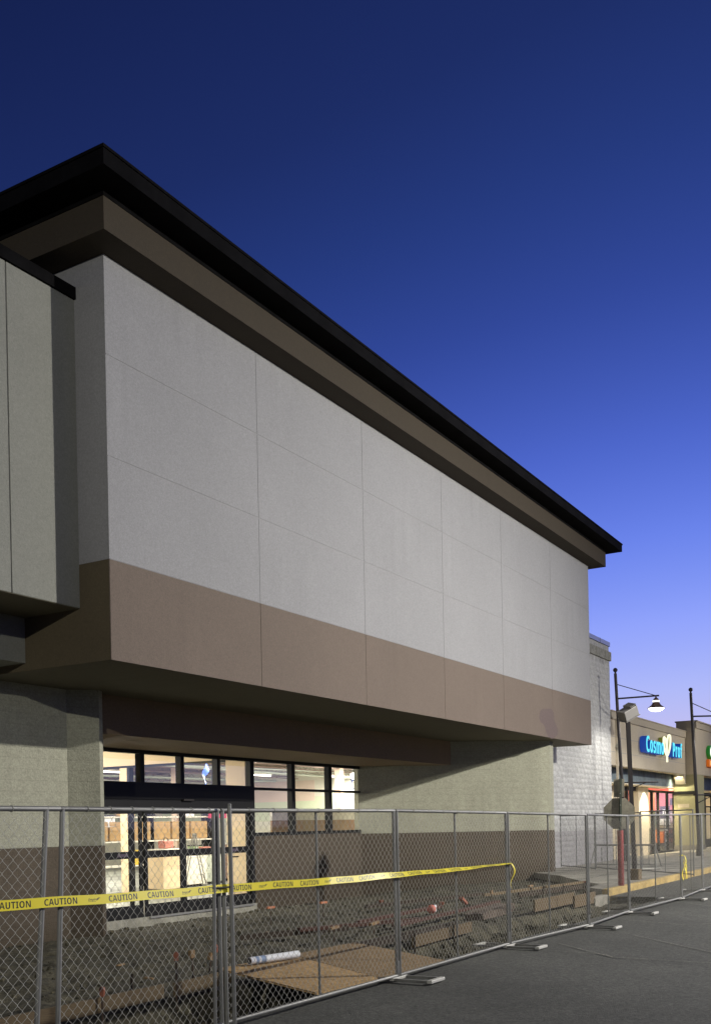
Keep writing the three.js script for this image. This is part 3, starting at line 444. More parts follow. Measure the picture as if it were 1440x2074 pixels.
// =====================================================================
// SHOPS BEYOND
// =====================================================================
const font = await new FontLoader().loadAsync('fonts/droid/droid_sans_bold.typeface.json');
{
  const cream = std({ color: col(.74, .645, .50), map: stuccoMap, bumpMap: stuccoBump, bumpScale: .003, roughness: .95 }), creamT = std({ color: col(.62, .54, .42), map: stuccoMap, roughness: .95 });
  const olive = std({ color: col(.50, .47, .28), map: stuccoMap, roughness: .95 }), blueP = std({ color: col(.21, .27, .31), map: concMap, roughness: .7 }), inWall = std({ color: col(.70, .62, .48), roughness: .9 }), red = std({ color: col(.60, .13, .12), roughness: .8 });
  const A = thing('shop_building', 'tan stucco shop with blue lit sign left of the taller shop', 'building');
  part(A, 'fascia', box(30.9, 44.2, 4.03, 5.95, -2.0, -1.55), cream); part(A, 'parapet_trim', [box(30.9, 44.2, 5.95, 6.26, -2.0, -1.49), box(30.9, 44.2, 6.26, 6.31, -2.02, -1.46)], creamT);
  for (const y of [5.2, 4.56]) part(A, 'reveal', box(30.92, 44.18, y, y + .02, -1.56, -1.548), M.joint);
  part(A, 'fascia_lip', box(30.9, 44.2, 3.99, 4.03, -2.0, -1.52), creamT);
  part(A, 'transom_panel', box(31.0, 44.15, 3.36, 4.6, -2.3, -2.2), blueP, 'blue grey panel under the fascia');
  part(A, 'soffit', box(31.0, 44.15, 3.30, 3.358, -2.95, -2.2), inWall);
  part(A, 'roof', box(30.9, 60, 4.7, 4.9, -14, -2.0), M.roof);
  part(A, 'wall', [box(30.9, 36.6, -.5, 3.3, -3.1, -2.9)], cream); part(A, 'column', rbox(39.5, 41.35, -.4, 3.3, -3.15, -2.78, .03), inWall, 'cream column lit by a downlight');
  const sf = part(A, 'storefront', [box(41.35, 47.3, 3.08, 3.2, -3.0, -2.9), box(41.35, 47.3, -.3, -.05, -3.0, -2.9), ...[41.35, 42.5, 43.75, 45.7, 47.2].map((x) => box(x, x + .12, -.3, 3.2, -3.01, -2.88)), box(36.6, 39.5, -.3, -.1, -3.0, -2.9), box(36.6, 39.5, 3.1, 3.3, -3, -2.9), box(37.9, 38.1, -.3, 3.3, -3.01, -2.89)], M.frame, 'dark framed shop window and door');
  for (const [a, b] of [[41.47, 42.5], [42.62, 43.75], [43.87, 45.7], [45.82, 47.2], [36.6, 37.9], [38.1, 39.5]]) part(sf, 'pane', box(a, b, -.1, 3.1, -2.955, -2.949), M.glass);
  part(A, 'door_rail', [box(43.87, 45.7, 1.0, 1.1, -2.99, -2.9)], M.alu);
  part(A, 'interior_room', [box(36, 48, YF, 3.9, -10.2, -10), box(36, 36.2, YF, 3.9, -10, -3.1), box(48, 48.2, YF, 3.9, -10, -2.9), box(36, 48, -.5, -.3, -10, -3.0), box(36, 48, 3.9, 4.0, -10, -2.95)], inWall, 'lit interior of the shop');
  part(A, 'pier', [box(44.2, 46.2, -.4, 4.0, -2.2, -1.05)], olive, 'olive pier between the two shops'); part(A, 'pier_panel', box(44.19, 44.2, 2.25, 2.45, -2.0, -1.4), cream); part(A, 'pier_base', box(44.17, 46.22, -.4, .25, -2.22, -1.02), M.conc); part(A, 'pier_band', box(44.15, 44.2, 2.95, 3.12, -2.19, -1.06), M.frame);
  { const s = new THREE.Shape([[0, 0], [.45, 0], [.45, -.5], [.30, -.5], [0, -.18]].map((p) => new THREE.Vector2(...p))); const g = new THREE.ExtrudeGeometry(s, { depth: .5, bevelEnabled: false }); g.translate(43.75, 4.0, -2.05); part(A, 'corbel', metric(g), cream); }
  const B = thing('shop_building', 'taller tan stucco shop at the right edge with a white and orange sign', 'building');
  part(B, 'fascia', box(44.2, 60, 4.0, 6.45, -2.0, -1.02), cream); part(B, 'parapet_trim', [box(44.16, 60, 6.45, 6.78, -2.0, -.96), box(44.1, 60, 6.78, 6.85, -2.05, -.9)], creamT);
  part(B, 'transom_panel', box(46.2, 60, 3.3, 4.4, -1.9, -1.75), blueP); part(B, 'soffit', box(46.2, 60, 3.24, 3.298, -2.95, -1.75), inWall);
  const sb = part(B, 'storefront', [box(48.2, 60, 3.05, 3.24, -3.0, -2.9), box(48.2, 60, -.3, .35, -3.02, -2.88), ...[48.2, 49.5, 51, 53, 55, 57, 59].map((x) => box(x, x + .13, -.3, 3.2, -3.01, -2.87)), box(48.2, 60, 2.35, 2.43, -3, -2.9)], M.frame, 'dark framed warm lit window');
  for (const [a, b] of [[48.33, 49.5], [49.63, 51], [51.13, 53], [53.13, 55], [55.13, 57]]) part(sb, 'pane', box(a, b, .35, 2.35, -2.955, -2.949), M.glass);
  part(B, 'interior_room', [box(48.2, 60, YF, 3.9, -9.2, -9), box(48.2, 60, -.5, -.3, -9, -3), box(48.2, 60, 3.9, 4.0, -9, -2.95), box(60, 60.2, YF, 6, -9, -1)], inWall);
  // lights inside and under the soffits
  const RA = (x, y, z, w, h, k, c) => { const r = new THREE.RectAreaLight(c ?? col(1, .93, .78), k, w, h); r.position.set(x, y, z); r.lookAt(x, y - 1, z); scene.add(r); };
  [[45.6, 'added panel light just inside the shop that brightens the red wall', -3.85, 3.8], [42, 'bright panel light inside the shop with the blue sign', -6, 3.8], [46, 'bright panel light at the back of the shop with the blue sign', -7.5, 3.8], [53, 'bright panel light inside the shop at the right edge', -6, 3.8]].forEach(([x, l, z, y]) => { const f = thing('panel_light', l, 'ceiling light', [x, y, z]); part(f, 'frame', box(-.75, .75, 0, .09, -.75, .75), M.paper); part(f, 'diffuser', box(-.7, .7, -.02, 0, -.7, .7), emit(1, .95, .85, 6)); RA(x, y - .04, z, 1.3, 1.3, x > 50 ? 120 : 38); });  // first panel is added to light the red shop wall
  [[40.5, -2.42, 'recessed downlight over the cream shop column'], [43.2, -2.45, 'recessed downlight over the shop door'], [35, -2.5, 'recessed downlight near the white block wall'], [48.5, -2.3, 'recessed downlight over the right shop window']].forEach(([x, z, l]) => {
    const d = thing('downlight', l, 'downlight', [x, x > 46 ? 3.235 : 3.295, z]); part(d, 'ring', new THREE.TorusGeometry(.10, .018, 8, 20).rotateX(Math.PI / 2), M.paper); part(d, 'lens', new THREE.CylinderGeometry(.09, .09, .012, 20), emit(1, .9, .68, 12));
    const s = new THREE.SpotLight(col(1, .85, .55), x === 40.5 ? 85 : 50, 0, 1.05, .7); s.position.set(x, 3.22, z); s.target.position.set(x, 0, z - .18); s.castShadow = true; scene.add(s, s.target);
  });
  { const d = thing('downlight', 'downlight washing the top of the olive pier', 'downlight', [43.55, 3.985, -1.8]); part(d, 'ring', new THREE.TorusGeometry(.10, .018, 8, 20).rotateX(Math.PI / 2), M.paper); part(d, 'lens', new THREE.CylinderGeometry(.09, .09, .012, 20), emit(1, .92, .6, 10)); const s = new THREE.SpotLight(col(1, .92, .62), 13, 0, 1.2, .6); s.position.set(43.55, 3.96, -1.8); s.target.position.set(44, 0, -1.9); s.castShadow = true; scene.add(s, s.target); }
  // things in the shop window
  const poster = (x, y, w, h, m, l, z = -3.03) => { const p = thing('poster', l, 'poster', [x, y, z]); part(p, 'sheet', box(-w / 2, w / 2, 0, h, -.012, .012), m); part(p, 'border', [box(-w / 2 - .02, w / 2 + .02, h, h + .03, -.016, .016), box(-w / 2 - .02, w / 2 + .02, -.03, 0, -.016, .016)], M.frame); return p; };
  // the side wall of the shop, seen through the door glass: red above, dark goods below
  part(A, 'wall_band', box(47.955, 47.998, 2.1, 3.6, -6.5, -3.02), red, 'red band on the shop side wall'); part(A, 'wainscot', box(47.96, 47.998, -.3, 1.15, -6.5, -3.02), std({ color: col(.05, .05, .06), roughness: .7 }), 'dark lower wall of the shop');
  const side1 = (y, z, w, h, m, l) => { const p = poster(47.9, y, w, h, m, l, z); p.rotation.y = -Math.PI / 2; return p; };
  const p1 = side1(1.75, -3.62, .52, .62, M.frame, 'black poster with a white square on the red shop wall'); part(p1, 'emblem', box(-.12, .12, .18, .45, .013, .02), M.paper);
  side1(1.32, -3.62, .62, .36, M.paper, 'white banner under the black poster in the shop'); side1(1.45, -3.25, .2, .55, std({ color: col(.75, .55, .66), roughness: .7 }), 'pale pink poster at the right of the shop wall'); side1(1.2, -4.2, .3, .9, std({ color: col(.03, .05, .05), roughness: .6 }), 'dark poster at the left of the red shop wall'); side1(2.5, -3.2, .22, .3, M.frame, 'small black poster high on the red shop wall');
  const od = thing('display_stand', 'orange display stand inside the shop door', 'display stand', [47.3, -.29, -3.75], -Math.PI / 2); part(od, 'body', rbox(-.22, .22, .6, 1.35, -.15, .15, .03), std({ color: col(.75, .20, .03), roughness: .7 })); part(od, 'base', box(-.25, .25, 0, .6, -.18, .18), M.frame);
  const sh = thing('display_shelf', 'dark shelf of goods at the right of the shop', 'display stand', [47.4, -.29, -3.25], -Math.PI / 2); for (const y of [.1, .6, 1.1]) part(sh, 'shelf', box(-.2, .2, y, y + .05, -.2, .2), M.frame); for (let i = 0; i < 6; i++) part(sh, 'bottle', tube(V(-.15 + (i % 3) * .15, i < 3 ? .65 : 1.15, .1), V(-.15 + (i % 3) * .15, i < 3 ? .85 : 1.35, .1), .045, 8), [M.paper, red, M.orange][i % 3]);
  poster(49.0, .9, .6, 1.1, M.paper, 'white poster in the right shop window'); poster(50.3, 1.55, .9, .25, std({ color: col(.2, .2, .45), roughness: .6 }), 'blue open sign in the right shop window'); poster(52, .5, .7, 1.0, red, 'red poster in the right shop window');
  // blue channel letters with a pale leaf heart
  const sg = thing('shop_sign', 'glowing blue channel letter sign with a pale leaf heart on the tan fascia', 'sign', [35.25, 4.76, -1.55]);
  const side = std({ color: col(.01, .05, .30), emissive: col(.005, .05, .35), emissiveIntensity: .55, roughness: .5 }), face = emit(.12, .80, 1.0, 1.15), leaf = emit(1, .95, .68, 1.25), leafIn = std({ color: col(.10, .12, .02), emissive: col(.25, .28, .02), emissiveIntensity: .25, roughness: .6 });
  const word = (txt, size, x0, width) => {
    let x = 0; const hold = []; for (const ch of txt) { const a = new TextGeometry(ch, { font, size, depth: .30, curveSegments: 5, bevelEnabled: false }), f = new TextGeometry(ch, { font, size, depth: .012, curveSegments: 5, bevelEnabled: false }); a.computeBoundingBox(); hold.push([a, f, x]); x += a.boundingBox.max.x + size * .10; }
    const k = width / x; for (const [a, f, dx] of hold) { for (const g of [a, f]) { g.translate(dx, 0, 0); g.scale(k, 1, 1); } a.scale(1, 1, 1); const l = part(sg, 'letter', a.translate(x0, 0, .02), side); part(l, 'letter_face', f.translate(x0, 0, .322), face); }
  };
  word('Cosmo', .74, 0, 3.25); word('Prof', .70, 4.85, 2.05);
  { const loop = (pts) => new THREE.TubeGeometry(new THREE.CatmullRomCurve3(pts.map(([x, y]) => V(3.3 + x, y, .27)), true), 40, .05, 8, true);
    const h = part(sg, 'leaf_heart', [loop([[.66, .02], [.34, .18], [.10, .52], [.14, .86], [.44, .80], [.62, .52]]), loop([[.70, .02], [1.08, .22], [1.36, .62], [1.36, 1.0], [.98, .98], [.74, .58]])], leaf, 'pale leaf pair shaped like a heart');
    const fill = (pts) => { const q = new THREE.Shape(pts.map((p) => new THREE.Vector2(...p))); return new THREE.ExtrudeGeometry(q, { depth: .2, bevelEnabled: false }).translate(3.3, 0, .03); };
    part(h, 'leaf_recess', [fill([[.66, .02], [.34, .18], [.10, .52], [.14, .86], [.44, .80], [.62, .52]]), fill([[.70, .02], [1.08, .22], [1.36, .62], [1.36, 1.0], [.98, .98], [.74, .58]])], leafIn);
    part(h, 'stem', [tube(V(3.98, .1, .27), V(4.0, -.32, .27), .05, 8)], leaf); }
  const s2 = thing('shop_sign', 'glowing white sign with green and orange edges cut by the right frame edge', 'sign', [46.9, 4.75, -1.02]);
  { const gm = std({ color: col(.02, .22, .04), emissive: col(.01, .2, .02), emissiveIntensity: .3, roughness: .5 }), om = std({ color: col(.55, .12, .01), emissive: col(.6, .14, .01), emissiveIntensity: .5, roughness: .5 }), wm = emit(1, 1, .86, 1.3);
    const s = new THREE.Shape(); s.absellipse(0, 0, .62, .38, 0, Math.PI * 2, false, 0); const g = new THREE.ExtrudeGeometry(s, { depth: .18, bevelEnabled: false, curveSegments: 20 }); g.translate(.38, .56, .02); const q = part(sg === s2 ? sg : s2, 'emblem', g, gm); const f = g.clone(); f.translate(-.38, -.56, -.02); f.scale(.84, .8, .1); f.translate(.44, .56, .2); part(q, 'emblem_face', f, wm);
    const o = part(s2, 'lower_panel', rbox(-.25, 3.2, -.26, .14, .02, .18, .03), om); part(o, 'panel_face', rbox(-.05, 3.15, -.18, .06, .18, .2, .005), emit(1, .55, .18, .9)); }
  // downspout with a collector
  const ds = thing('downspout', 'tan downspout with diamond collector beside the white block wall', 'downspout', [31.7, 0, -1.5]); part(ds, 'pipe', box(-.05, .05, -.1, 5.95, -.05, .03), creamT); { const g = new THREE.ConeGeometry(.13, .35, 4); const g2 = g.clone().rotateX(Math.PI).translate(0, -.35, 0); part(ds, 'collector', [g.translate(0, 0, 0), g2].map((q) => q.translate(0, 4.95, 0)), M.walk); }
}

// =====================================================================
// STREET FURNITURE
// =====================================================================
function lampPost(foot, top, armDir, label, lit) {
  const t = thing('lamp_post', label, 'lamp post', [foot.x, foot.y, foot.z], 0, 'lamp posts by the shops'), d = V().subVectors(top, foot), at = (k) => d.clone().multiplyScalar(k), h = d.y, a = armDir;
  part(t, 'pole', [tube(V(0, 0, 0), at(1), .075, 12, .06)], M.pole); part(t, 'base', new THREE.CylinderGeometry(.12, .16, .5, 14).translate(0, .25, 0), M.pole); const fin = part(t, 'finial', new THREE.SphereGeometry(.09, 14, 10).translate(d.x, d.y + .14, d.z), M.pole); part(fin, 'neck', tube(at(1), at(1).add(V(0, .1, 0)), .04, 8), M.pole);
  const a0 = at((h - 1.0) / h), tip = a0.clone().addScaledVector(a, 1.5).add(V(0, .06, 0));
  part(t, 'arm', [tube(a0, tip.clone().addScaledVector(a, .12), .035, 8)], M.pole); part(t, 'brace', [tube(at((h - .42) / h), tip, .018, 6)], M.pole);
  const b0 = at((h - 4.35) / h); part(t, 'banner_arm', [tube(b0.clone().addScaledVector(a, -.15), b0.clone().addScaledVector(a, 1.4), .03, 8), tube(b0.clone().add(V(0, -.38, 0)), b0.clone().addScaledVector(a, .95), .02, 6)], M.pole);
  const L = t, c = tip.clone();
  const bell = new THREE.LatheGeometry([[.015, -.02], [.05, -.1], [.12, -.16], [.155, -.25], [.155, -.32], [.17, -.36], [.24, -.48], [.40, -.60], [.44, -.64], [.43, -.645], [.38, -.60], [.22, -.48], [.145, -.35], [.0, -.34]].map((p) => new THREE.Vector2(...p)), 28); bell.scale(.78, .78, .78); bell.translate(c.x, c.y, c.z);
  const bm = part(L, 'lamp_shade', bell, std({ color: col(.10, .06, .05), roughness: .5, metalness: .3, side: THREE.DoubleSide }));
  if (lit) { part(bm, 'lens', new THREE.SphereGeometry(.40, 20, 10, 0, 6.2832, Math.PI / 2, Math.PI / 2).scale(.76, .36, .76).translate(c.x, c.y - .485, c.z), emit(1, .98, .92, 7)); part(bm, 'glow_ring', new THREE.CylinderGeometry(.124, .124, .055, 20, 1, true).translate(c.x, c.y - .225, c.z), emit(1, .97, .9, 4));
    const s = new THREE.SpotLight(col(1, .97, .88), LAMP_STREET, 0, 1.5, .25); s.position.set(foot.x + c.x, foot.y + c.y - .68, foot.z + c.z); s.target.position.set(foot.x + c.x, 0, foot.z + c.z); s.castShadow = true; s.shadow.radius = 18; scene.add(s, s.target); }
  return t;
}
const LAMP_STREET = 46;
lampPost(V(28.95, .0, -.40), V(28.80, 7.5, -.66), V(.35, 0, .94).normalize(), 'black lamp post with glowing bell lamp behind the stop sign', true);
lampPost(V(33.5, .05, 1.43), V(33.36, 7.03, 1.22), V(.78, 0, .62).normalize(), 'black lamp post near the right edge between the shops', true);
{ // floodlight on a bronze post
  const t = thing('floodlight_post', 'dark square post with a tilted grey finned floodlight head on top', 'floodlight', [14.62, .1, 3.93]);
  part(t, 'footing', rbox(-.15, .15, -.05, .32, -.15, .15, .02), M.oldWood); part(t, 'post', [bar(V(0, .3, 0), V(-.04, 4.1, -.08), .1, .1)], M.pole);
  const h = part(t, 'head', rbox(-.29, .29, -.17, .17, -.20, .20, .02), M.head); h.position.set(-.03, 4.33, -.08); h.rotation.set(.25, -.55, .62); h.scale.setScalar(.76);
  const fins = part(h, 'fins', [0, 1, 2, 3, 4].map((i) => rbox(.02 + i * .055, .045 + i * .055, .17, .25, -.19, .19, .005)), M.head); part(h, 'lip', [box(-.31, .31, -.19, -.17, -.22, .22)], M.head); part(t, 'knuckle', tube(V(-.04, 4.08, -.08), V(-.035, 4.25, -.08), .04, 10), M.pole);
}
{ // stop sign seen from behind, in a red pipe sleeve
  const t = thing('stop_sign', 'octagonal road sign seen from behind on a post in a red pipe sleeve', 'sign', [11.97, .1, 4.36], 0);
  part(t, 'sleeve', new THREE.CylinderGeometry(.070, .070, 1.34, 18).translate(0, .67, 0), M.redPipe); part(t, 'post', [bar(V(0, 1.3, 0), V(.02, 2.55, 0.03), .06, .045)], M.signPost);
  const R = .388, g = new THREE.CylinderGeometry(R, R, .006, 8); g.rotateY(Math.PI / 8); g.rotateX(Math.PI / 2); g.rotateY(-Math.PI / 2 + YAW + .0); g.translate(.03, 1.735, -.02); part(t, 'plate', g, M.signBack);
  const f = new THREE.CylinderGeometry(R * .97, R * .97, .002, 8); f.rotateY(Math.PI / 8); f.rotateX(Math.PI / 2); f.rotateY(-Math.PI / 2 + YAW); f.translate(.036, 1.735, -.0235); part(t, 'face', f, M.redPipe);
  const b = new THREE.BoxGeometry(.25, .42, .006); b.rotateY(-Math.PI / 2 + YAW); b.translate(.05, 2.33, -.02); part(t, 'small_plate', b, M.signBack, 'narrow plate above the octagon');
  part(t, 'bolt', [1.55, 1.93, 2.2].map((y) => new THREE.SphereGeometry(.014, 8, 6).translate(-.03, y, .02)), M.galv);
}
{ // rack of bars on the sidewalk
  const t = thing('bike_rack', 'grey metal rack with slanting legs and upright bars on the sidewalk', 'bike rack', [23.2, .1, .1]); const A = V(0, .72, .1), B = V(-.3, .72, 2.2);
  part(t, 'top_bar', [tube(A, B, .03, 8)], M.galv); for (const [p, s] of [[A, -1], [B, 1]]) for (const k of [-1, 1]) part(t, 'leg', [tube(p, V(p.x + k * .35, 0, p.z + s * .12), .025, 8)], M.galv);
  for (let i = 1; i < 10; i++) { const p = A.clone().lerp(B, i / 10); part(t, 'upright', [tube(V(p.x, .05, p.z), p, .014, 6)], M.galv); } part(t, 'bottom_bar', [tube(V(0, .06, .1), V(-.3, .06, 2.2), .02, 8)], M.galv);
}

// ---------- temporary chain link fence ----------
function chainLink(P0, P1, y0, y1, out) {   // zigzag wires between two uprights
  const w = .0425, r = .00178, dx = P1.x - P0.x, dz = P1.z - P0.z, Ln = Math.hypot(dx, dz), ux = dx / Ln, uz = dz / Ln, n = Math.floor(Ln / w), segs = Math.floor((y1 - y0) / w), pos = [], nor = [];
  const ring = [0, 1, 2].map((k) => [Math.cos(k * 2.0944 + .5), Math.sin(k * 2.0944 + .5)]);
  for (let i = 0; i < n; i++) {
    let prev = null; const ph = i & 1;
    for (let j = 0; j <= segs; j++) {
      const s = (i + ((j + ph) & 1)) * w + w * .02, y = y0 + j * w, bulge = .004 * (((j + ph) & 1) ? 1 : -1), cx = P0.x + ux * s - uz * bulge, cz = P0.z + uz * s + ux * bulge;
      const cur = ring.map(([a, b]) => [cx + ux * a * r * 1.3 - uz * b * r, y, cz + uz * a * r * 1.3 + ux * b * r, ux * a - uz * b, 0, uz * a + ux * b]);
      if (prev) for (let k = 0; k < 3; k++) { const a = prev[k], b = prev[(k + 1) % 3], c = cur[(k + 1) % 3], d = cur[k]; for (const q of [a, c, b, a, d, c]) { pos.push(q[0], q[1], q[2]); nor.push(q[3], q[4], q[5]); } }
      prev = cur;
    }
  }
  const g = new THREE.BufferGeometry(); g.setAttribute('position', new THREE.Float32BufferAttribute(pos, 3)); g.setAttribute('normal', new THREE.Float32BufferAttribute(nor, 3)); return g;
}
function fencePanel(a, b, h0, h1, label, { mid = [.5], lean = -.03, leanB = lean, y = 0, dark, ext = .02 } = {}) {
  const mat = dark ? std({ color: col(.16, .16, .16), metalness: .4, roughness: .6 }) : M.galv, wm = dark ? std({ color: col(.2, .2, .2), metalness: .4, roughness: .6 }) : M.wire;  // dark: steel and wire colours lowered for panels on their unlit side
  const t = thing('temporary_fence', label, 'fence', [a[0], y, a[1]], 0, 'temporary chain link fence panels'), A = V(0, 0, 0), B = V(b[0] - a[0], 0, b[1] - a[1]), u = B.clone().normalize(), R = .0178;
  A.addScaledVector(u, .035); B.addScaledVector(u, -.035); const up = (p, k, l = lean) => V(p.x + l, k, p.z), yb = .06;
  part(t, 'post', [tube(V(A.x, .02, A.z), up(A, h0), R, 12)], mat); part(t, 'post', [tube(V(B.x, .02, B.z), up(B, h1, leanB), R, 12)], mat);
  for (const m of mid) { const p = A.clone().lerp(B, m), h = h0 + (h1 - h0) * m; part(t, 'middle_post', [tube(V(p.x, yb, p.z - .03), up(V(p.x, 0, p.z - .03), h - .01), .0125, 10)], mat); }
  part(t, 'top_rail', [tube(up(A, h0 - .01).addScaledVector(u, -.02), up(B, h1 - .01, leanB).addScaledVector(u, ext), R, 12)], mat); part(t, 'bottom_rail', [tube(V(A.x, yb, A.z), V(B.x, yb, B.z), R, 12)], mat);
  const g = chainLink(A, B, yb + .01, Math.min(h0, h1) - .02); { const p = g.attributes.position, H = (h0 + h1) / 2; for (let i = 0; i < p.count; i++) { const k = p.getY(i) / H; const f = ((p.getX(i) - A.x) * u.x + (p.getZ(i) - A.z) * u.z) / A.distanceTo(B); p.setX(i, p.getX(i) + (lean + (leanB - lean) * f) * k); p.setY(i, p.getY(i) * (1 + (f - .5) * (h1 - h0) / H)); p.setZ(i, p.getZ(i) + .012); } }
  const m = part(t, 'chain_link', g, wm); m.userData.kind = 'stuff';
  const ties = []; for (let k = 1; k < 8; k++) { const p = up(A, 0).lerp(up(B, 0), k / 8); ties.push(new THREE.TorusGeometry(R + .003, .003, 5, 10).rotateY(Math.atan2(u.x, u.z)).translate(p.x, (h0 + (h1 - h0) * k / 8) - .01, p.z)); } const tm = part(t, 'wire_ties', ties, M.wire); tm.userData.kind = 'stuff';
  return t;
}
const F = [[-9.1, 6.12], [-6.925, 6.06], [-4.964, 5.972], [-1.99, 6.017], [1.143, 6.013], [3.913, 6.207], [6.522, 6.101], [9.908, 6.223], [12.6, 6.06], [15.6, 6.0]];
const FH = [1.855, 1.855, 1.85, 1.85, 1.825, 1.79, 1.77, 1.78, 1.79, 1.79];
const FL = ['galvanised chain link fence panel cut off by the left frame edge', 'galvanised chain link gate panel left of the post cluster in front of the doors', 'chain link fence panel in front of the shop window with plywood behind', 'chain link fence panel with the far end of the yellow tape', 'chain link fence panel before the right end of the store tower', 'short looking chain link fence panel right before the stop sign', 'chain link fence panel in front of the yellow curb and red pipe', 'chain link fence panel near the right edge with a yellow ribbon', 'last chain link fence panel running out of the right frame edge'];
for (let i = 0; i < 9; i++) fencePanel(F[i], i ? F[i + 1] : [-7.06, 6.07], FH[i], FH[i + 1], FL[i], { mid: i === 0 || i === 1 ? [] : [.5], lean: i < 2 ? .098 : -.012, leanB: i === 0 ? .15 : -.012, ext: i === 0 ? .12 : .02 });
const RF = [[23.4, -1.15], [21.4, .75], [19.2, 2.85], [17.0, 4.9]];
for (let i = 0; i < 3; i++) fencePanel(RF[i], RF[i + 1], 1.83, 1.83, ['chain link panel coloured as unlit across the sidewalk nearest the white wall', 'chain link panel coloured as unlit across the middle of the sidewalk', 'chain link panel coloured as unlit across the sidewalk nearest the curb'][i], { y: .04 + .03 * i, lean: 0, dark: true });
{ // gate posts and clamps
  const t = thing('gate_post', 'cluster of galvanised gate posts and clamps in front of the doors', 'post', [-5.1, 0, 6.03]);
  part(t, 'post', [tube(V(-.06, .02, 0), V(-.03, 1.82, 0), .015, 12)], M.galv); part(t, 'post', [tube(V(.16, .02, .03), V(.145, 1.88, .03), .018, 12)], M.galv); part(t, 'hook', [tube(V(.16, 1.45, .03), V(.23, 1.45, .05), .006, 6), tube(V(-.06, 1.2, 0), V(.16, 1.2, .03), .008, 6)], M.dark); part(t, 'cap', new THREE.SphereGeometry(.019, 10, 8).translate(.145, 1.88, .03), M.galv);
}
for (const [i, l] of [[3, 'at the post cluster below the tape'], [4, 'at the fence post where the tape ends'], [5, 'at the post before the stop sign'], [7, 'at the post in front of the curb'], [8, 'near the right frame edge'], [6, 'at the post beside the red pipe']]) {
  const t = thing('fence_stand', 'flat pale steel fence stand ' + l, 'fence stand', [F[i][0], .015, F[i][1]], 0, 'steel stands under the fence');
  for (const z of [-.43, .45]) part(t, 'end_bar', [rbox(-.16, .16, 0, .035, z - .03, z + .03, .008)], M.standWhite); part(t, 'centre_bar', rbox(-.16, .16, 0, .034, -.03, .03, .008), M.standWhite);
  for (const x of [-.14, .14]) part(t, 'side_bar', [rbox(x - .018, x + .018, .002, .03, -.40, .42, .006)], M.galv); part(t, 'peg', [tube(V(0, .03, 0), V(0, .2, 0), .014, 8)], M.galv);
}
{ const t = thing('fence_stand', 'pale steel fence stand on the sidewalk under the panels coloured as unlit', 'fence stand', [20.4, .13, 2.6], .6, 'steel stands under the fence'); for (const z of [-.43, .45]) part(t, 'end_bar', [rbox(-.2, .2, 0, .05, z - .03, z + .03, .008)], M.standWhite); for (const x of [-.14, .14]) part(t, 'side_bar', [rbox(x - .018, x + .018, .002, .03, -.40, .42, .006)], M.standWhite); }

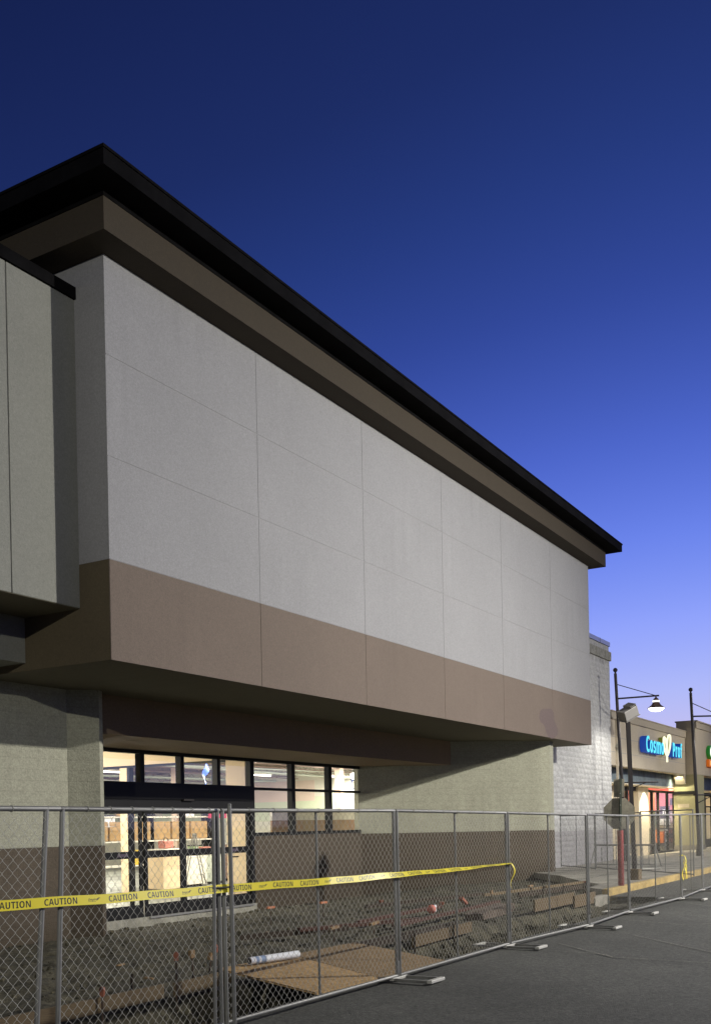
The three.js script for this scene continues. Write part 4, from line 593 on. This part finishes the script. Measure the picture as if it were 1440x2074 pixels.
// ---------- caution tape ----------
{
  const W = 2048, H = 128, c = document.createElement('canvas'); c.width = W; c.height = H; const g = c.getContext('2d'); g.fillStyle = '#ecdb22'; g.fillRect(0, 0, W, H); g.fillStyle = '#1a1708';
  g.font = 'bold 100px sans-serif'; g.textBaseline = 'middle'; g.textAlign = 'center';
  const word = (x) => { g.save(); g.translate(x, H / 2 + 2); g.scale(1.38, 1.12); g.fillText('CAUTION', 0, 0); g.restore(); };
  const logo = (x) => { g.save(); g.translate(x, H / 2); g.scale(1.25, 1); g.font = 'italic bold 42px sans-serif'; g.fillText('Empire', -18, -2); g.fillRect(-90, 22, 120, 4); g.beginPath(); g.moveTo(52, -10); g.quadraticCurveTo(80, -34, 104, -16); g.quadraticCurveTo(80, -18, 70, 0); g.lineTo(58, 12); g.fill(); g.restore(); };
  logo(190); word(790); word(1620); const t = new THREE.CanvasTexture(c); t.colorSpace = THREE.SRGBColorSpace; t.wrapS = t.wrapT = THREE.RepeatWrapping; t.anisotropy = 8;
  const m = std({ map: t, color: col(.95, .95, .95), roughness: .38, side: THREE.DoubleSide });
  const tape = thing('caution_tape', 'yellow caution tape with black lettering stretched along the fence', 'caution tape');
  const pts = [], N = 260, x0 = -8.6, x1 = 1.15, pos = [], uv = [], idx = [], rep = 1.04;
  for (let i = 0; i <= N; i++) {
    const k = i / N, x = x0 + (x1 - x0) * k; let z = 6.085; if (x > 1) z = 6.05;
    const fz = x < -4.96 ? THREE.MathUtils.lerp(6.12, 5.972, (x + 8.6) / 3.64) : x < -1.99 ? THREE.MathUtils.lerp(5.972, 6.017, (x + 4.96) / 2.97) : 6.015; z = fz + .055;
    const y = 1.258 - .0125 * (x + 8.6) - .03 * Math.sin(Math.PI * k) + .003 * Math.sin(x * 2.3) + .002 * Math.sin(x * 7.1), tw = x < -3.4 ? .10 + .08 * Math.sin(x * 1.9) : .2 + 1.05 * Math.min(1, (x + 3.4) / 3.4) + .1 * Math.sin(x * 3), hw = .0345 * (x > .6 ? 1 - .6 * (x - .6) / .55 : 1);
    for (const s of [-1, 1]) { pos.push(x, y + s * hw * Math.cos(tw), z - s * hw * Math.sin(tw)); uv.push((x - x0) / rep * 1.0 + .12, s > 0 ? 1 : 0); }
    if (i) { const b = i * 2; idx.push(b - 2, b, b + 1, b - 2, b + 1, b - 1); }
  }
  const g1 = new THREE.BufferGeometry(); g1.setAttribute('position', new THREE.Float32BufferAttribute(pos, 3)); g1.setAttribute('uv', new THREE.Float32BufferAttribute(uv, 2)); g1.setIndex(idx); g1.computeVertexNormals(); part(tape, 'ribbon', g1, m);
  const tail = new THREE.PlaneGeometry(.05, .36, 2, 14), p = tail.attributes.position; for (let i = 0; i < p.count; i++) { const v = .18 - p.getY(i); p.setX(i, p.getX(i) * (.5 + .5 * Math.sin(v * 9 + 1.2)) + .22 * v + .03 * Math.sin(v * 14)); p.setZ(i, .03 * Math.sin(v * 17)); } tail.translate(1.15, .96, 6.06); tail.computeVertexNormals(); part(tape, 'loose_end', tail, M.tapeBack); part(tape, 'knot', new THREE.TorusGeometry(.03, .012, 8, 14).rotateX(Math.PI / 2).translate(1.14, 1.13, 6.015), M.tapeBack);
  const rb = thing('yellow_ribbon', 'bunched yellow ribbon tied to a fence post near the right edge', 'ribbon', [9.9, .85, 6.25]); const gs = []; for (let k = 0; k < 4; k++) { const q = new THREE.PlaneGeometry(.06, .5 - k * .07, 1, 12), pp = q.attributes.position; for (let i = 0; i < pp.count; i++) { const v = pp.getY(i); pp.setX(i, pp.getX(i) + .05 * k + .05 * Math.sin(v * 9 + k * 2)); pp.setZ(i, .03 * Math.sin(v * 12 + k)); } q.computeVertexNormals(); gs.push(q.translate(.06, -.18 - .03 * k, .02)); } part(rb, 'strips', gs, M.tapeBack); part(rb, 'knot', new THREE.TorusGeometry(.03, .012, 8, 14).rotateX(Math.PI / 2).translate(0, .08, -.02), M.tapeBack);
}

// ---------- formwork, stakes and debris ----------
function board(name, a, b, w, h, mat, label, group) { const t = thing(name, label, 'board', [a.x, a.y, a.z], 0, group), d = V().subVectors(b, a); const g = bar(V(0, 0, 0), d, w, h); const p = g.attributes.position, uv = g.attributes.uv, u = d.clone().normalize(); for (let i = 0; i < p.count; i++) uv.setXY(i, p.getX(i) * u.x + p.getZ(i) * u.z, p.getY(i)); part(t, 'plank', g, mat); const nl = []; for (let k = 0; k < 3; k++) { const q = d.clone().multiplyScalar(.1 + .4 * k); nl.push(new THREE.SphereGeometry(.006, 6, 5).translate(q.x, q.y + h * .2, q.z + w / 2)); } part(t, 'nail_heads', nl, M.rust); return t; }
const ZF = 4.45;
board('form_board', V(-9, .085, ZF), V(-4.0, .085, ZF), .038, .14, M.oldWood, 'long weathered form board at lower left behind the fence', 'curb form boards');
board('form_board', V(-3.86, .075, ZF + .03), V(-2.95, .09, ZF + .02), .038, .14, M.oldWood, 'short form board under the first plywood sheet', 'curb form boards');
board('form_board', V(-3.0, .13, ZF - .03), V(.2, .125, ZF - .03), .06, .05, M.darkWood, 'thin dark form strip behind the plywood', 'curb form boards');
board('form_board', V(.1, .10, ZF - .02), V(2.9, .10, ZF - .02), .038, .11, M.darkWood, 'dark form board behind the centre fence post', 'curb form boards');
board('form_board', V(1.3, .0, ZF + .02), V(3.3, .03, ZF + .02), .04, .16, M.oldWood, 'pale form board low behind the centre fence post', 'curb form boards');
board('form_board', V(6.2, .13, ZF - .02), V(8.4, .13, ZF - .02), .038, .22, M.oldWood, 'form board before the broken curb end', 'curb form boards');
board('form_board', V(8.3, .05, ZF + .02), V(9.7, .05, ZF), .038, .24, M.oldWood, 'stained form board touching the broken curb end', 'curb form boards');
board('form_board', V(1.0, -.02, 1.6), V(2.75, -.0, 2.5), .05, .09, M.darkWood, 'dark timber lying on the dirt behind the plywood', 'timbers lying on the dirt');
board('form_board', V(1.9, .03, 2.1), V(4.2, .03, 3.1), .09, .06, M.redWood, 'red timber left of the double fence post', 'timbers lying on the dirt');
board('form_board', V(2.9, .04, 3.3), V(7.9, .06, 3.0), .09, .05, M.redWood, 'long red timber running right from the double fence post', 'timbers lying on the dirt');
board('form_board', V(3.4, .02, 2.3), V(6.6, .06, 2.35), .08, .06, M.redWood, 'red timber farther back beside the orange capped stakes', 'timbers lying on the dirt');
board('form_board', V(7.3, -.06, .2), V(11.2, -.04, 1.2), .08, .07, M.darkWood, 'dark timber near the far end of the brown wall', 'timbers lying on the dirt');
board('form_board', V(9.0, .1, 2.2), V(13.8, .12, 2.9), .06, .06, M.oldWood, 'grey timber before the sidewalk edge', 'timbers lying on the dirt');
board('form_board', V(9.0, .12, 3.0), V(12.0, .14, 3.6), .04, .1, M.darkWood, 'dark timber before the red pipe', 'timbers lying on the dirt');
{ // plywood over the trench
  const sheetAt = (pts, th, mat, label) => { const t = thing('plywood_sheet', label, 'plywood', pts[0]); const P = pts.map((p) => V(p[0] - pts[0][0], p[1] - pts[0][1], p[2] - pts[0][2])), g = new THREE.BufferGeometry(), up = P.map((p) => p.clone().add(V(0, th, 0))), pos = [], q = (a, b, c, d) => { for (const v of [a, b, c, a, c, d]) pos.push(v.x, v.y, v.z); };
    q(up[0], up[3], up[2], up[1]); q(P[0], P[1], P[2], P[3]); for (let i = 0; i < 4; i++) { const j = (i + 1) % 4; q(P[i], up[i], up[j], P[j]); } g.setAttribute('position', new THREE.Float32BufferAttribute(pos, 3)); const m = metric(g); m.computeVertexNormals(); part(t, 'panel', m, mat); part(t, 'edge', [tube(up[0], up[3], .004, 4)], M.oldWood); };
  sheetAt([[-3.02, .158, 4.36], [-1.72, .158, 4.42], [-2.28, .05, 5.92], [-3.40, .05, 5.88]], .018, M.ply, 'orange plywood sheet lying over the trench beside the fence');
  sheetAt([[-1.66, .15, 4.40], [-.30, .15, 4.45], [-.62, .03, 5.92], [-2.2, .03, 5.90]], .018, M.osb, 'brown speckled board sheet right of the orange plywood');
  const r = thing('paper_roll', 'rolled white paper with blue print lying on the plywood', 'paper roll', [-2.66, .219, 4.52]); const a = V(0, 0, 0), b = V(.72, .0, .16); const g = tube(a, b, 0.042, 20); g.deleteAttribute('uv'); part(r, 'roll', metric(tube(a, b, .042, 24)), M.paper); part(r, 'print', [tube(a.clone().lerp(b, .10), a.clone().lerp(b, .16), .0425, 24), tube(a.clone().lerp(b, .2), a.clone().lerp(b, .3), .0425, 24)], std({ color: col(.25, .33, .5), roughness: .7 })); part(r, 'hollow', [tube(V(-.004, 0, -.001), V(.01, 0, .002), .033, 20)], M.dark);
}
{ // broken curb chunk
  const t = thing('concrete_chunk', 'long broken brown concrete curb piece lying behind the fence', 'concrete', [6.3, -.07, 3.55], .12); const g = new THREE.BoxGeometry(2.2, .30, .32, 14, 3, 3), p = g.attributes.position; for (let i = 0; i < p.count; i++) { const x = p.getX(i), k = Math.sin(x * 9 + p.getY(i) * 13) * .02 + Math.sin(x * 23 + p.getZ(i) * 17) * .012; p.setXYZ(i, x + k, p.getY(i) * (1 - .18 * (x < -.6 ? (-.6 - x) : 0)) + k, p.getZ(i) + k); } g.computeVertexNormals(); part(t, 'body', metric(g), std({ color: col(.20, .15, .12), map: concMap, bumpMap: concBump, bumpScale: .03, roughness: 1 })); part(t, 'shaded_end', [new THREE.IcosahedronGeometry(.13, 1).scale(.5, 1, 1).translate(1.06, 0, 0)], M.darkWood);  // dark lump at the right end stands in for shade
}
const stakeSpots = [
  [-4.88, 4.5, -.05, .2, 'cap', 'orange capped steel stake nearest the left frame edge', 0], [-3.85, 4.5, 0, .40, 'cap', 'orange capped stake below the leftmost glass door', 0], [-4.33, 4.33, .05, .29, 'none', 'bare dark stake between the two orange capped ones', .12], [-3.34, 4.3, .08, .38, 'wood', 'pale wood tipped stake left of the gate posts', -.1], [-3.14, 4.32, .05, .32, 'wood', 'leaning pale tipped stake beside the gate posts', .25], [-3.03, 4.35, .05, .38, 'cap', 'orange capped stake against the gate posts', 0],
  [4.75, -.48, -.3, .1, 'tee', 'flat topped stake under the shop window corner', 0], [6.14, -.14, -.3, .1, 'tee', 'flat topped stake below the middle of the brown wall', 0], [6.48, 1.0, -.25, .12, 'capS', 'small orange topped stake left of the double fence post', .2], [2.41, 3.18, -.1, .12, 'tee', 'wood topped stake beside the double fence post', .2], [1.6, 2.94, -.15, .12, 'tee', 'wood topped stake above the speckled board', .1], [5.96, 2.67, -.1, .16, 'capS', 'orange topped stake by the red timbers', 0], [6.53, 2.92, -.1, .18, 'capL', 'tilted orange marker stake right of the red timbers', -.5], [5.6, 2.6, -.1, .12, 'wood', 'pale wood tipped stake beside the orange one', .2],
  [10.4, 2.74, -.05, .22, 'tee', 'rusty stake with a flat wood top near the brown wall end', 0], [10.0, 2.9, -.05, .2, 'none', 'bare rusty stake near the brown wall end', .1], [12.4, 3.36, 0, .2, 'capS', 'small orange topped stake before the sidewalk', 0], [8.75, 2.49, -.05, .2, 'wood', 'pale tipped stake behind the tape end', 0], [9.4, 3.4, 0, .25, 'none', 'first bare stake of the row before the red pipe', .15], [9.9, 3.7, 0, .3, 'none', 'second bare stake of the row before the red pipe', -.1], [10.3, 4.0, 0, .3, 'none', 'third bare stake of the row before the red pipe', .05], [8.0, 4.35, -.05, .3, 'none', 'bare stake holding the form board on the right', 0], [1.3, 4.5, -.15, .16, 'none', 'bare stake holding the dark form board', 0], [2.6, 4.5, -.15, .14, 'none', 'bare stake right of the double fence post', 0]];
for (const [x, z, y0, y1, kind, label, lean] of stakeSpots) {
  const t = thing('stake', label, 'stake', [x, y0, z], 0, 'stakes along the forms'); const H = y1 - y0, top = V(lean * H, H, 0); part(t, 'rod', [tube(V(0, -.12, 0), top, kind === 'none' ? .016 : .011, 8)], kind === 'none' ? M.darkWood : M.rust);
  if (kind === 'cap') part(t, 'cap', [new THREE.CylinderGeometry(.03, .022, .06, 12).translate(top.x, top.y + .0, 0), new THREE.SphereGeometry(.03, 12, 8, 0, 6.3, 0, 1.6).translate(top.x, top.y + .03, 0)], M.orange);
  if (kind === 'capS') part(t, 'cap', [new THREE.CylinderGeometry(.055, .03, .05, 12).translate(top.x, top.y, 0)], M.orange); if (kind === 'capL') part(t, 'cap', [rbox(-.13, .13, -.03, .03, -.04, .04, .01).rotateZ(-.5).translate(top.x, top.y, 0)], M.orange);
  if (kind === 'wood') part(t, 'tip', [rbox(-.035, .035, -.05, .03, -.02, .02, .006).rotateZ(-lean).translate(top.x, top.y, 0)], M.wood); if (kind === 'tee') part(t, 'crosspiece', [rbox(-.12, .12, -.02, .02, -.03, .03, .006).rotateZ(lean * .6).translate(top.x, top.y, 0)], x > 4 && x < 7 ? std({ color: col(.42, .16, .08), roughness: .8 }) : M.wood);
}
{ const scr = thing('wood_scrap', 'small pale wood offcut on the dirt under the shop window', 'wood scrap', [2.7, soilY(2.7, .9) + .03, .9], .4, 'wood offcuts on the dirt'); part(scr, 'piece', rbox(-.08, .08, -.01, .012, -.02, .02, .004), M.wood);
  for (const [x, z, r, lb] of [[3.9, 1.2, 1.1, 'small wood offcut just left of the dark timber'], [3.2, 1.8, 2, 'small wood offcut touching the dark timber'], [-1.5, 1.5, .2, 'small wood offcut alone on the dirt before the doors'], [6.9, 2.2, .7, 'small wood offcut among the red timbers'], [-2.6, 3.0, 1.4, 'small wood offcut behind the gate posts'], [4.6, 3.6, .2, 'small wood offcut right of the centre fence post']]) { const c = scr.clone(); c.name = numbered('wood_scrap'); c.userData.label = lb; c.position.set(x, soilY(x, z) + .03, z); c.rotation.y = r; scene.add(c); }
  const bk = thing('marker_ball', 'round pink and white marker beside the orange topped stake', 'marker', [5.35, .1, 2.75]); part(bk, 'ball', new THREE.SphereGeometry(.085, 16, 12), std({ color: col(.5, .16, .12), roughness: .7 })); part(bk, 'tag', rbox(.08, .17, -.06, .07, -.02, .02, .01), M.paper); }

// ---------- unseen parking lot lamps that light the front, one added for the far shops ----------
const LAMP_B = 3100, LAMP_A = 1800;
function lotLamp(x, y, z, aim, power, label, angle, pen, colr) {
  const t = thing('parking_lamp', label, 'lamp post', [x, 0, z], 0, 'tall parking lot lamps'); const d = V(aim.x - x, 0, aim.z - z).normalize();
  part(t, 'base', new THREE.CylinderGeometry(.3, .32, .8, 18).translate(0, .4, 0), M.conc); part(t, 'pole', [tube(V(0, .8, 0), V(0, y + .3, 0), .1, 12, .07)], M.pole); part(t, 'arm', [bar(V(0, y + .2, 0), V(d.x * .9, y + .2, d.z * .9), .06, .08)], M.pole);
  const h = part(t, 'lamp_head', box(-.28, .28, .02, .2, -.4, .4), M.pole); h.position.set(d.x * 1.1, y + .08, d.z * 1.1); h.rotation.y = Math.atan2(d.x, d.z); part(h, 'lens', box(-.24, .24, -.0, .015, -.36, .36), emit(1, .97, .88, 12));
  const s = new THREE.SpotLight(colr, power, 0, angle, pen); s.position.set(x + d.x * 1.1, y - .02, z + d.z * 1.1); s.target.position.copy(aim); s.castShadow = true; s.shadow.radius = 13; scene.add(s, s.target);
}
lotLamp(15.4, 11.6, 21.2, V(10.5, -8, 4), LAMP_B, 'parking lot lamp standing out of frame right of the camera', 1.32, .75, col(1, .97, .88));
lotLamp(47, 11, 17, V(39, 4, -2), 900, 'added lamp standing out of frame to brighten the far shop fascia', .62, .8, col(1, .94, .8));  // unseen lamp added for the shop fascia, cone kept off the tower
lotLamp(-36, 12, 24.5, V(0, 3, 0), LAMP_A, 'parking lot lamp standing out of frame behind and left of the camera', 1.0, .5, col(1, .98, .84));

renderer.render(scene, camera);
